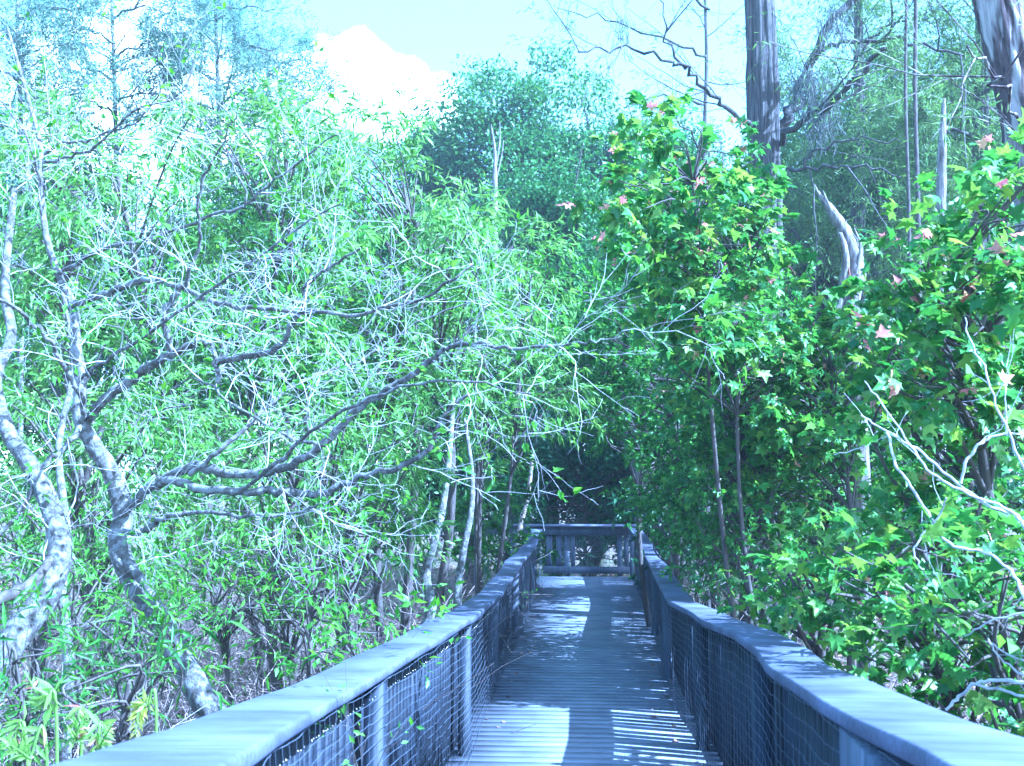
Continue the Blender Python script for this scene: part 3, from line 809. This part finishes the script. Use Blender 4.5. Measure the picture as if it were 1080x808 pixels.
bush('round_leaved_shrub', 'dense small leaved shrub filling the bank behind the leaning maple stems', (800, 620, 11), (690, 400, 870, 590, 9.8, 12), 110, 'small', OVAL, .065, 17, group=G2, rr=.05)
bush('round_leaved_shrub', 'shaded small leaved shrub left of the leaning maple stems', (700, 600, 13.5), (630, 300, 760, 520, 12, 14.5), 80, 'small', OVAL, .08, 15, group=G2, rr=.05)
bush('round_leaved_shrub', 'small leaved shrub below and left of the split snag', (850, 600, 10.5), (760, 230, 870, 420, 9.6, 11.5), 70, 'small', OVAL, .065, 15, group=G2, rr=.05, test=lambda x, y: y > np.interp(x, [760, 800, 830, 845], [230, 240, 330, 370]))
# --- maples
G3 = 'red maples right of the boardwalk'
def maple(label, base_px, crown, n_t, leaf, red, test=None, rr=.05, per_twig=9, prob=1.0):
    return bush('maple', label, base_px, crown, n_t, 'maple', MAPLE, leaf, per_twig, red, 'tree', test, rr, 'bark_dark', 'bark_dark', G3, gm=3.6, droop=.35, tl=(.16, .36), upmix=1.3, spread=.8, prob=prob)


maple('maple reaching furthest left over the boardwalk, with yellow green tip leaves', (800, 640, 9.4), (640, 120, 800, 330, 6.8, 8.6), 76, 0.0790, 0.144,
      line_test([(600, 100), (640, 95), (700, 90), (740, 120), (770, 150), (800, 150)]), rr=.028)
maple('maple crown under the forked cypress, in front of the split snag', (860, 640, 8.4), (700, 200, 850, 400, 7.4, 9), 89, 0.0756, 0.074, rr=.028,
      test=lambda x, y: y > np.interp(x, [690, 740, 800, 825, 840, 900], [200, 170, 190, 250, 370, 380]))
maple('tall maple with many red tips at the right edge', (1040, 760, 5.8), (900, 190, 1100, 420, 4.4, 5.8), 89, 0.0655, 0.189, rr=.05,
      test=lambda x, y: y > np.interp(x, [900, 935, 950, 1000, 1080], [360, 350, 230, 230, 180]) )
maple('shaded maple filling the bank below the split snag', (880, 660, 9.6), (760, 380, 960, 560, 8.8, 10.4), 86, 0.0655, 0.042)
maple('broad maple whose crown fills the bank above the middle of the right railing', (840, 640, 9), (705, 320, 870, 520, 8.4, 9.9), 108, 0.0714, .06, rr=.03)
maple('leafy maple hiding the lower half of the split snag', (900, 660, 8.7), (800, 345, 930, 500, 8.3, 8.9), 67, 0.0714, .06, rr=.035)
maple('maple at the right edge behind the bare arching branches', (1060, 780, 5.2), (940, 400, 1110, 600, 4.9, 6), 67, 0.0655, 0.058)
maple('low maple with pale green shoots leaning on the near right railing', (960, 800, 4.6), (880, 570, 1040, 700, 4.2, 5.2), 45, 0.0554, 0.029)
maple('low maple in the lower right corner beyond the cap board', (1080, 820, 4.0), (1000, 600, 1120, 760, 3.5, 4.6), 40, 0.0554, 0.029)
maple('low maple between the dry twigs and the right railing bend', (860, 720, 6), (810, 580, 900, 660, 5.6, 6.8), 35, 0.0554, 0.042)

# --- bare arching branches at the right
def bare_shrub():
    tr = Tree()
    lines = [
        ([(1120, 860, 3.4), (1100, 640, 3.5), (1080, 552, 3.6), (1047, 535, 3.6), (1010, 511, 3.65), (973, 478, 3.7), (953, 466, 3.7), (930, 452, 3.8), (908, 438, 3.8)], .009, .004),
        ([(1080, 552, 3.6), (1060, 536, 3.6), (1013, 517, 3.6), (983, 500, 3.6), (960, 470, 3.7), (933, 430, 3.75), (912, 402, 3.8)], .008, .003),
        ([(1100, 650, 3.5), (1110, 560, 3.5), (1078, 490, 3.5), (1067, 463, 3.5), (1053, 434, 3.5), (1040, 393, 3.55), (1023, 360, 3.6), (1018, 335, 3.6)], .008, .003),
        ([(1013, 510, 3.6), (1021, 484, 3.6), (1033, 470, 3.6), (1050, 460, 3.6), (1082, 457, 3.6)], .007, .006),
        ([(935, 456, 3.75), (945, 490, 3.7), (960, 512, 3.7), (978, 540, 3.7), (1000, 573, 3.6), (1040, 583, 3.55), (1067, 603, 3.5), (1082, 637, 3.4), (1110, 700, 3.4)], .006, .007),
        ([(998, 749, 3.6), (1012, 735, 3.6), (1030, 721, 3.55), (1055, 718, 3.5), (1100, 722, 3.4)], .007, .009),
        ([(1030, 722, 3.55), (1060, 729, 3.5), (1095, 738, 3.4)], .006, .007),
        ([(1042, 673, 3.5), (1050, 688, 3.5), (1068, 705, 3.5), (1100, 722, 3.4)], .003, .006),
        ([(1046, 678, 3.5), (1062, 690, 3.5), (1090, 700, 3.45)], .003, .005),
        ([(1017, 671, 3.6), (1045, 655, 3.5), (1085, 645, 3.45), (1110, 640, 3.5)], .003, .006),
        ([(963, 580, 3.7), (972, 565, 3.7), (990, 545, 3.7), (998, 525, 3.65)], .005, .004),
        ([(963, 580, 3.7), (970, 596, 3.7), (977, 607, 3.7)], .004, .003),
        ([(1120, 860, 3.4), (1105, 740, 3.4), (1110, 640, 3.5), (1100, 560, 3.5)], .014, .010),
        ([(1100, 722, 3.4), (1112, 800, 3.4), (1120, 860, 3.4)], .009, .012),
        ([(1062, 460, 3.5), (1060, 420, 3.5), (1063, 380, 3.55)], .004, .002),
        ([(880, 480, 4.3), (912, 470, 4.2), (925, 455, 4.0)], .003, .003),
    ]
    for c, r0, r1 in lines:
        pts = path_px(c); pts[1:-1] += R.normal(0, .0025, pts[1:-1].shape); rad = np.linspace(r0, r1, len(pts)) * .7; tube(tr.trunk, pts, rad, 7, True, .35)
        tr.branches(pts, np.minimum(rad, .004), 3.2, (.10, .35), .8, .14, .02, .006, t0=.2, sides=3, nseg=5)
    tr.leaves(T_lance(.33, .3, .1), 2, .065, prob=.55, t0=.6)
    tr.build('bare_shrub', 'nearly bare shrub with arching grey branches and a few round leaves at the right edge', 'shrub', P(1120, 860, 3.4) * [1, 1, 0] + [0, 0, GZ], 'twig_pale', 'oval')


bare_shrub()

# --- cypresses
def cypress(label, trunk_px, r0, r1, limbs, leafm='cypress', bark='bark_cypress', leafn=10, size=.10, lrange=(.8, 2.2), per_m=1.6, group='cypresses', name='cypress', sub=5, per_limb=2.2, t0=.45, flare=1.0, droop=.2, tm=NEED, wid=None, prob=1):
    tr = Tree(); pts = path_px(trunk_px)
    base = pts[0].copy(); base[2] = GZ - .2
    pts = np.vstack([base, pts]); n = len(pts)
    rad = np.linspace(r0, r1, n); rad[0] *= 1.5 * flare; rad[1] *= 1.15
    tube(tr.trunk, pts, rad * .9, 18, True, .10)
    if r0 > .15 and bark != 'bark':
        for k in range(11):
            an = k / 11 * 2 * math.pi + R.normal(0, .12); off = np.array([math.cos(an), math.sin(an), 0])
            q = pts + off * (rad * R.uniform(.74, .90))[:, None] + R.normal(0, .008, pts.shape) * [1, 1, 0]
            tube(tr.trunk, q, rad * R.uniform(.16, .28) * (1 + R.normal(0, .08, n)), 7, True, .2)
    ll = []
    for c, a, b in limbs:
        q = path_px(c); q[1:] += R.normal(0, .03, q[1:].shape); rd = np.linspace(a, b, len(q)) * .7; tube(tr.trunk, q, rd, 8, True, .12); ll.append((q, rd))
    sp = dict(per_m=sub, lrange=(.35, .9), ang=.7, wob=.12, grav=-.05, rfac=.005, t0=.1, sides=3, nseg=4)
    for q, rd in ll:
        tr.branches(q, np.minimum(rd, .02), per_limb, lrange, .8, .12, .0, .008, t0=.15, sides=4, nseg=6, depth=(sp,))
    if per_m:
        tr.branches(pts, np.minimum(rad, .03), per_m, (lrange[0] * 1.2, lrange[1] * 1.3), 1.1, .10, .02, .010, t0=t0, sides=4, nseg=7, depth=(sp,))
    tr.leaves(tm, leafn, size, spread=1.0, droop=droop, t0=.0, upmix=.4, jit=.05, prob=prob)
    return tr.build(name, label, 'tree', base + [0, 0, .2], bark, leafm, bark, group=group)


cypress('forked grey cypress trunk rising behind the maples, dark and fluted', [(805, 560, 14), (806, 300, 14), (806, 160, 14), (803, 60, 14), (800, -60, 14), (798, -220, 14)], .22, .17,
        [([(812, 150, 14), (840, 110, 14), (858, 60, 13.8), (880, 20, 13.6), (940, -30, 13.5)], .12, .06),
         ([(820, 150, 14), (850, 125, 13.5), (885, 98, 13), (915, 70, 12.6), (935, 50, 12.3)], .07, .035),
         ([(800, 140, 14), (775, 118, 13.6), (745, 95, 13.4), (722, 72, 13.2), (690, 58, 13), (650, 50, 12.8), (612, 56, 12.6)], .05, .015),
         ([(722, 72, 13.2), (705, 40, 13), (690, -20, 13)], .03, .01),
         ([(860, 60, 13.8), (890, 45, 13.5), (950, 42, 13.3), (1010, 60, 13)], .05, .02),
         ([(810, 180, 14), (850, 176, 13.4), (900, 176, 13), (952, 186, 12.8)], .04, .012),
         ([(845, 178, 13.4), (862, 158, 13.3), (905, 148, 13.1), (950, 150, 13)], .03, .01)], leafn=10, size=.09, per_m=1.4, sub=6, per_limb=3.2)
cypress('big peeling trunk leaning in at the upper right corner', [(1130, 560, 8), (1108, 300, 8), (1085, 150, 8), (1070, 80, 8), (1052, 10, 8), (1030, -80, 8), (1010, -180, 8)], .19, .13,
        [([(1085, 150, 8), (1065, 100, 7.6), (1040, 70, 7.2), (1020, 50, 7)], .02, .008)], leafn=8, size=.07, per_m=.7, per_limb=2, bark='bark_peel')
for lab, x, d, w_, yt in (('slim cypress stem hanging straight down beside the dead stub', 958, 12.5, .022, -200), ('slim straight stem just right of its neighbour above the maples', 968, 12.2, .028, -200)):
    stem_tree('slender_tree', lab, [(x, 420, d), (x + 1, 250, d), (x - 3, 100, d), (x - 2, -20, d), (x - 3, yt, d)], w_, w_ * .7, 'bark', 'cypress', NEED, .09, per_m=.8, br=(.3, .9))
cypress('feathery green cypress filling the sky right of the forked trunk', [(900, 520, 22), (905, 200, 22), (905, -40, 22)], .2, .08,
        [([(905, 300, 22), (850, 260, 21), (820, 230, 20.5)], .05, .02), ([(905, 250, 22), (960, 210, 21), (1000, 180, 20)], .05, .02), ([(905, 150, 22), (860, 120, 21), (835, 80, 20)], .05, .02), ([(905, 120, 22), (960, 90, 21), (1010, 70, 20)], .05, .02), ([(905, 60, 22), (930, 30, 21), (980, 20, 20)], .05, .02)], leafn=26, size=.14, per_m=9, sub=6, per_limb=9, t0=.15, lrange=(.8, 2.0))
cypress('feathery green cypress behind the stub at the far right', [(1030, 520, 20), (1035, 200, 20), (1035, -30, 20)], .2, .08,
        [([(1035, 300, 20), (985, 260, 19), (960, 240, 19)], .05, .02), ([(1035, 250, 20), (1080, 210, 19), (1110, 180, 18)], .05, .02), ([(1035, 150, 20), (990, 130, 19), (965, 110, 18)], .05, .02), ([(1035, 100, 20), (1080, 70, 19), (1110, 50, 18)], .05, .02)], leafn=26, size=.13, per_m=9, sub=6, per_limb=9, t0=.15, lrange=(.8, 2.0))
cypress('airy cypress with bare dangling twigs against the sky, left of the forked trunk', [(745, 500, 19), (742, 200, 19), (745, 50, 19), (738, -120, 19)], .06, .02,
        [([(745, 60, 19), (700, 40, 18.5), (640, 20, 18), (590, 10, 17.5)], .04, .01), ([(742, 110, 19), (700, 100, 18.5), (660, 110, 18)], .04, .01), ([(742, 160, 19), (715, 130, 18), (680, 150, 18)], .03, .01), ([(748, 10, 19), (700, -20, 18), (640, -30, 17)], .04, .01)], leafn=4, size=.10, per_m=1.8, sub=4, per_limb=2.5, t0=.35, lrange=(.6, 1.6))
G5 = 'pale cypresses beyond the left bank'
for lab, x, d, yt, ln in (('pale blue feathery cypress with a grey trunk, left of the cloud', 229, 19, -120, 10), ('pale feathery cypress above the top of the gnarled tree', 120, 18, -140, 10), ('pale feathery cypress at the upper left corner', 20, 17, -160, 10), ('short pale cypress whose crown ends at the cloud', 285, 21, 55, 10)):
    x2 = x
    cypress(lab, [(x, 560, d), (x + 3, 200, d), (x - 2, max(yt, -40) + 30, d), (x, yt, d)], .06, .02,
            [([(x, max(yt, 0) + q, d), (x + s * 25, max(yt, 0) + q - 12, d - .5), (x + s * 60, max(yt, 0) + q - 8, d - 1)], .035, .012) for s, q in ((1, 60), (-1, 45), (1, 110), (-1, 120), (-1, 85), (1, 20))],
            leafm='pale', leafn=ln * 3, size=.10, per_m=8.0, sub=6, per_limb=7, t0=.3, lrange=(.7, 1.8), group=G5, bark='bark_pale')

# --- dead snags
def snag(label, ctrl, radii, mat='deadwood', splits=(), thing_name='dead_snag'):
    tr = Tree(); pts = path_px(ctrl); n = len(pts)
    rad = np.interp(np.linspace(0, 1, n), np.linspace(0, 1, len(radii)), radii)
    tube(tr.trunk, pts, rad, 12, True, .35)
    for c, a, b in splits:
        q = path_px(c); tube(tr.trunk, q, np.linspace(a, b, len(q)), 7, True, .3)
    base = pts[0].copy(); base[2] = GZ
    t = thing(thing_name, label, 'dead tree', base)
    link('trunk', tr.trunk, M[mat], t, True)
    return t, pts


t, p = snag('bleached split snag curving up out of the maples', [(915, 760, 9.2), (908, 520, 9.1), (897, 335, 8.9), (903, 290, 8.9), (896, 255, 8.9), (880, 228, 8.9), (862, 202, 8.9)], [.075, .075, .08, .07, .06, .045, .012],
            splits=[([(880, 345, 8.85), (889, 300, 8.85), (892, 270, 8.82), (886, 246, 8.8)], .05, .02), ([(862, 202, 8.9), (859, 194, 8.9)], .012, .002), ([(884, 236, 8.9), (872, 212, 8.88), (868, 201, 8.88)], .02, .003), ([(903, 290, 8.85), (908, 262, 8.85), (901, 240, 8.87)], .03, .003), ([(890, 250, 8.95), (893, 232, 8.95)], .02, .002)])
g = Geo(); q = path_px([(899, 335, 8.80), (898, 305, 8.80), (893, 272, 8.82)]); tube(g, q, np.linspace(.018, .006, len(q)), 6, True, .4)
link('torn_strip', g, M['heart'], t, label='dark red brown torn heartwood')
snag('short bleached stub standing above the red tipped maple', [(990, 620, 9.5), (992, 330, 9.5), (993, 190, 9.5), (994, 140, 9.5), (996, 104, 9.5)], [.05, .045, .04, .03, .012])
snag('white forked dead top in front of the big dark tree', [(520, 400, 24), (522, 260, 24), (522, 190, 24), (522, 160, 24), (518, 132, 24)], [.11, .07, .05, .035, .012],
     splits=[([(522, 180, 24), (527, 150, 24), (527, 128, 24)], .03, .008), ([(522, 195, 24), (529, 165, 24), (531, 148, 24)], .022, .008)])

# --- big trees behind
def clump_tree(name, label, x, y0, wpx, hpx, d, leafm='far', bark='bark_dark', leaf=.22, ncl=70, per=150, clr=.8, deep=.7, low=0.0, group='trees of the far wood', tm=RH, trunk_r=.2, hollow=.35, base_y=None):
    """a crown of many leaf clumps on limbs: top at pixel row y0, wpx wide, hpx tall, standing at distance d"""
    s = d / F; top_ = P(x, y0, d); rx = wpx * s / 2; rz = hpx * s / 2; ry = rx * deep
    c = top_ - [0, 0, rz]; base = np.array([c[0], c[1], GZ - .2])
    g_t = Geo(); g_l = Geo(); leaf = leaf * .62; per = int(per * 2.1)
    tr_top = c + [0, 0, rz * .35]; n = 8
    trunk = smooth_path([base, base * .5 + c * .5 + [R.normal(0, .3), R.normal(0, .2), 0], tr_top], 6)
    tube(g_t, trunk, np.linspace(trunk_r, trunk_r * .35, len(trunk)), 10, True, .12)
    P_, A_, S_ = [], [], []
    for k in range(ncl):
        u = rand_unit(1)[0]; r = R.uniform(hollow, 1.0) ** .6 * R.uniform(.66, 1.14)
        q = c + u * [rx, ry, rz] * r
        if q[2] < GZ + .2: q[2] = GZ + .2 + R.random()
        a = trunk[R.integers(4, len(trunk))]
        if k % 2 == 0:
            pts = smooth_path([a, a * .5 + q * .5 + [0, 0, .2 * rz * R.normal()], q], 4); tube(g_t, pts, np.linspace(trunk_r * .28, .015, len(pts)), 5, False)
        m_ = int(per * R.uniform(.5, 1.4)); cr = clr * R.uniform(.4, 1.05)
        o = np.clip(R.normal(0, 1, (m_, 3)), -1.5, 1.5) * [cr * .5, cr * .5, cr * .32]
        P_.append(q + o); al = rand_unit(m_) + unit(u) * .6 - [0, 0, .25]; A_.append(al); S_.append(leaf * R.uniform(.6, 1.25, m_))
    put_leaves(g_l, tm, np.concatenate(P_), np.concatenate(A_), np.concatenate(S_), upmix=1.0)
    t = thing(name, label, 'tree', base + [0, 0, .2], group)
    link('trunk', g_t, M[bark], t, True); link('crown', g_l, M[leafm], t)
    return t


clump_tree('broadleaf_tree', 'big dark round crowned tree standing alone against the sky in the middle', 540, 58, 190, 300, 36, 'far', ncl=120, per=150, clr=1.4, leaf=.26)
clump_tree('broadleaf_tree', 'right shoulder of the middle treetops, a little lower', 630, 85, 150, 330, 34, 'far', ncl=90, per=150, clr=1.4, leaf=.25)
clump_tree('broadleaf_tree', 'bluish low treetop left of the big middle tree', 465, 115, 120, 300, 38, 'dark', ncl=80, per=140, clr=1.4, leaf=.28)
clump_tree('broadleaf_tree', 'dark blue green tree in front of the middle treetops, behind the willow', 585, 150, 190, 330, 27, 'far', ncl=110, per=150, clr=1.1, leaf=.19)
clump_tree('broadleaf_tree', 'dim tree behind the maple that reaches over the boardwalk', 690, 180, 180, 360, 24, 'far', ncl=120, per=160, clr=1.0, leaf=.17)
clump_tree('broadleaf_tree', 'dark tree closing the view straight behind the end railing', 610, 330, 200, 260, 27, 'dark', ncl=130, per=150, clr=1.0, leaf=.17)
clump_tree('broadleaf_tree', 'dark tree behind the mottled leaning trunk', 720, 360, 200, 240, 25, 'dark', ncl=120, per=150, clr=1.0, leaf=.17)
clump_tree('broadleaf_tree', 'shaded tree behind the slim trunks on the left bank', 490, 330, 200, 250, 22, 'dark', ncl=110, per=150, clr=.9, leaf=.15)
clump_tree('broadleaf_tree', 'green tree hidden mostly by the tall middle willow', 380, 150, 200, 430, 21, 'far', ncl=140, per=150, clr=.9, leaf=.14)
clump_tree('broadleaf_tree', 'green tree hidden mostly by the willow under the cloud', 230, 130, 210, 450, 20, 'far', ncl=140, per=150, clr=.9, leaf=.14)
clump_tree('broadleaf_tree', 'green tree hidden mostly by the upper part of the gnarled tree', 80, 120, 240, 460, 19, 'far', ncl=150, per=150, clr=.9, leaf=.14)
clump_tree('broadleaf_tree', 'green tree furthest left, behind the low willow scrub', -60, 90, 200, 480, 17, 'far', ncl=110, per=150, clr=.9, leaf=.13)
clump_tree('broadleaf_tree', 'green wood edge tree seen between the forked trunk and the split snag', 830, 130, 170, 420, 27, 'far', ncl=130, per=160, clr=1.0, leaf=.17)
clump_tree('broadleaf_tree', 'yellow green tree filling the view above the split snag', 930, 35, 210, 470, 28, 'cypress', ncl=170, per=170, clr=1.1, leaf=.17)
clump_tree('broadleaf_tree', 'tree behind the right edge, beyond the peeling trunk', 1060, 40, 200, 480, 26, 'cypress', ncl=150, per=160, clr=1.0, leaf=.16)
clump_tree('broadleaf_tree', 'dark understorey tree behind the low maples at the right', 960, 330, 240, 260, 15, 'dark', ncl=120, per=150, clr=.7, leaf=.12)
clump_tree('broadleaf_tree', 'dark understorey tree behind the small leaved shrubs', 820, 380, 180, 230, 17, 'dark', ncl=100, per=150, clr=.7, leaf=.12)

clump_tree('broadleaf_tree', 'green feathery tree right behind the forked trunk and its long limbs', 870, 60, 190, 360, 24, 'cypress', ncl=170, per=170, clr=.9, leaf=.13, bark='bark')
clump_tree('broadleaf_tree', 'green feathery tree between the two thin straight stems and the peeling trunk', 1000, 20, 190, 420, 23, 'cypress', ncl=190, per=170, clr=.9, leaf=.13, bark='bark')
clump_tree('broadleaf_tree', 'mid green treetop showing just left of the forked trunk', 715, 105, 130, 300, 30, 'far', ncl=110, per=150, clr=1.0, leaf=.18)

# --- Spanish moss on the forked cypress
g = Geo()
for px, py, d, w_, n_ in ((852, 85, 13.4, .22, 200), (866, 118, 13.4, .2, 160), (880, 20, 13.2, .2, 80), (655, 22, 13, .1, 30)):
    c = P(px, py, d)
    for _ in range(n_):
        q = c + R.normal(0, 1, 3) * [w_ * .5, w_ * .5, .12]; pts = wander(q, (0, 0, -1), R.uniform(.1, .55), 8, .4, -.35)
        tube(g, pts, .0045, 3, False)
link('spanish_moss', g, M['moss'], kind='stuff')

# --- ferns by the near left railing
def fern(name, label, base_px, fronds, mat, n_pair=8, ll=.10, tipm=None):
    t = thing(name, label, 'fern', P(*base_px) * [1, 1, 0] + [0, 0, GZ])
    st = Geo(); lf = Geo(); tp = Geo()
    b = P(*base_px); b[2] = GZ
    for ctrl in fronds:
        pts = smooth_path([b] + [P(*c) for c in ctrl], 10)
        tube(st, pts, np.linspace(.006, .002, len(pts)), 5, True)
        m_ = len(pts); start = int(m_ * .42)
        for k in range(start, m_ - 1):
            d = unit(pts[k + 1] - pts[k]); side = unit(np.cross(d, np.array([0.2, -.9, .4])))
            f_ = (k - start) / (m_ - start); l_ = ll * (1.0 - .65 * f_) * R.uniform(.85, 1.1)
            for s in (-1, 1):
                al = d * .75 + side * s * .8 + R.normal(0, .08, 3)
                dst = tp if (tipm and R.random() < .07) else lf
                put_leaves(dst, T_lance(.13, .3, .15), pts[k][None] + R.normal(0, .002, (1, 3)), al[None], [l_], upmix=.6)
        put_leaves(lf, T_lance(.13, .3, .15), pts[-1][None], (pts[-1] - pts[-2])[None], [ll * .6])
    link('stem', st, M['fern'], t, True); link('fronds', lf, M[mat], t)
    if tp.n: link('young_leaves', tp, M[tipm], t, label='pink new leaflets')
    return t


fern('leather_fern', 'yellow green fern with broad leaflets at the lower left corner by the cap board', (70, 850, 3.0), [[(60, 800, 3.0), (45, 745, 3.0), (30, 715, 3.05)], [(85, 810, 2.95), (80, 780, 2.9), (95, 745, 2.9)], [(100, 830, 2.9), (105, 790, 2.85), (118, 765, 2.8)], [(30, 820, 3.1), (10, 790, 3.1), (-10, 760, 3.1)], [(50, 830, 2.9), (30, 800, 2.85), (10, 785, 2.8)]], 'fern', tipm='red', ll=.062)
fern('drooping_fern', 'small yellow striped drooping frond beside the fern', (170, 840, 3.4), [[(165, 790, 3.4), (155, 745, 3.4), (146, 752, 3.38), (143, 775, 3.36)]], 'yellow', ll=.06)
bush('leafy_shrub', 'broad leaved seedling growing behind the yellow frond', (110, 800, 4.2), (60, 700, 200, 760, 3.9, 4.6), 14, 'small', LANCE, .08, 5, group=G1, prob=.85)
bush('boardwalk_weed', 'small weed pushing through the mesh at the foot of the left railing', (372, 830, 3.9), (360, 785, 380, 806, 3.85, 3.95), 3, 'oval', OVAL, .03, 4, cat='weed', rr=.004)
for lab, x, y, d in (('little weed at the deck edge halfway along the left railing', 556, 640, 13.6), ('little weed at the deck edge near the far end of the left railing', 562, 622, 16.5)):
    bush('boardwalk_weed', lab, (x, y + 6, d), (x - 3, y - 10, x + 4, y, d - .1, d + .1), 3, 'oval', OVAL, .05, 4, cat='weed', rr=.004, group='weeds at the foot of the railing')

# ------------------------------------------------------------------ air
m, nt, out = new_mat('haze_air')
vol = nt.nodes.new('ShaderNodeVolumePrincipled'); vol.inputs['Color'].default_value = (.92, .96, 1, 1); vol.inputs['Density'].default_value = HAZE; vol.inputs['Anisotropy'].default_value = 0.2
nt.links.new(vol.outputs[0], out.inputs['Volume'])
try: m.cycles.homogeneous_volume = True
except Exception: pass
g = Geo(); box(g, (-170, -70, GZ - 1.5), (170, 270, 24))
if HAZE > 0: link('haze', g, m, kind='stuff')

# ------------------------------------------------------------------ light, sky, camera
w = bpy.data.worlds.new('World'); SC.world = w; w.use_nodes = True
nt = w.node_tree; nt.nodes.clear(); L = nt.links.new
out = nt.nodes.new('ShaderNodeOutputWorld'); bg = nt.nodes.new('ShaderNodeBackground')
sky = nt.nodes.new('ShaderNodeTexSky'); sky.sky_type = 'NISHITA'; sky.sun_disc = False
el = math.asin(SUN[2]); az = math.atan2(SUN[0], SUN[1])
sky.sun_elevation = el; sky.sun_rotation = az
sky.air_density = 1.0; sky.dust_density = DUST; sky.ozone_density = 1.0
tc = nt.nodes.new('ShaderNodeTexCoord')
nz = nt.nodes.new('ShaderNodeTexNoise'); nz.inputs['Scale'].default_value = 9; nz.inputs['Detail'].default_value = 7; nz.inputs['Roughness'].default_value = .6
L(tc.outputs['Generated'], nz.inputs['Vector'])
acc = None
for px, py, rad in ((335, 88, .042), (372, 96, .048), (300, 110, .05), (415, 108, .042), (458, 120, .036), (240, 130, .07), (120, 110, .10)):
    v = P(px, py, 10) - np.array([0, 0, HC]); v /= np.linalg.norm(v)
    d = nt.nodes.new('ShaderNodeVectorMath'); d.operation = 'DISTANCE'; d.inputs[1].default_value = tuple(v)
    L(tc.outputs['Generated'], d.inputs[0])
    mr = nt.nodes.new('ShaderNodeMapRange'); mr.inputs['From Min'].default_value = 0; mr.inputs['From Max'].default_value = rad * 1.6
    mr.inputs['To Min'].default_value = 1; mr.inputs['To Max'].default_value = 0
    L(d.outputs['Value'], mr.inputs['Value'])
    if acc is None: acc = mr.outputs[0]
    else:
        mm = nt.nodes.new('ShaderNodeMath'); mm.operation = 'MAXIMUM'; L(acc, mm.inputs[0]); L(mr.outputs[0], mm.inputs[1]); acc = mm.outputs[0]
ad = nt.nodes.new('ShaderNodeMath'); ad.operation = 'ADD'; L(acc, ad.inputs[0]); L(nz.outputs[0], ad.inputs[1])
cm = nt.nodes.new('ShaderNodeMapRange'); cm.inputs['From Min'].default_value = .84; cm.inputs['From Max'].default_value = 1.12; L(ad.outputs[0], cm.inputs['Value'])
mx = nt.nodes.new('ShaderNodeMix'); mx.data_type = 'RGBA'
tint = nt.nodes.new('ShaderNodeMix'); tint.data_type = 'RGBA'; tint.blend_type = 'MULTIPLY'; tint.inputs[0].default_value = 1
L(sky.outputs[0], tint.inputs[6]); tint.inputs[7].default_value = (*SKY_TINT, 1)
veil = nt.nodes.new('ShaderNodeMath'); veil.operation = 'MAXIMUM'; veil.inputs[1].default_value = VEIL; L(cm.outputs[0], veil.inputs[0]); L(veil.outputs[0], mx.inputs[0]); L(tint.outputs[2], mx.inputs[6]); mx.inputs[7].default_value = CLOUD
L(mx.outputs[2], bg.inputs[0]); bg.inputs[1].default_value = SKYS
L(bg.outputs[0], out.inputs[0])

sl = bpy.data.lights.new('sun', 'SUN'); sl.energy = SUNE; sl.angle = math.radians(0.53); sl.color = (1.0, 0.96, 0.88)
so = bpy.data.objects.new('sun', sl); COL.objects.link(so)
so.rotation_euler = Vector(tuple(SUN)).to_track_quat('Z', 'Y').to_euler()

cam = bpy.data.cameras.new('camera'); co = bpy.data.objects.new('camera', cam); COL.objects.link(co)
co.location = (0, 0, HC); co.rotation_euler = CAMROT.to_euler()
cam.sensor_fit = 'HORIZONTAL'; cam.sensor_width = 36; cam.lens = 36 * F / 1080
cam.clip_start = 0.05; cam.clip_end = 2000
cam.dof.use_dof = True; cam.dof.focus_distance = 9.0; cam.dof.aperture_fstop = 8.0
SC.camera = co
vs = SC.view_settings
SC.display_settings.display_device = 'sRGB'
vs.view_transform = 'Standard'; vs.look = 'None'; vs.gamma = 1; vs.exposure = EXPOSURE
vs.use_white_balance = True; vs.white_balance_temperature = WB_T; vs.white_balance_tint = WB_TINT
SC.cycles.max_bounces = 6; SC.cycles.diffuse_bounces = 3; SC.cycles.transmission_bounces = 3; SC.cycles.transparent_max_bounces = 4
SC.cycles.glossy_bounces = 2; SC.cycles.caustics_reflective = False; SC.cycles.caustics_refractive = False
SC.cycles.use_denoising = True
SC.cycles.sample_clamp_indirect = 6
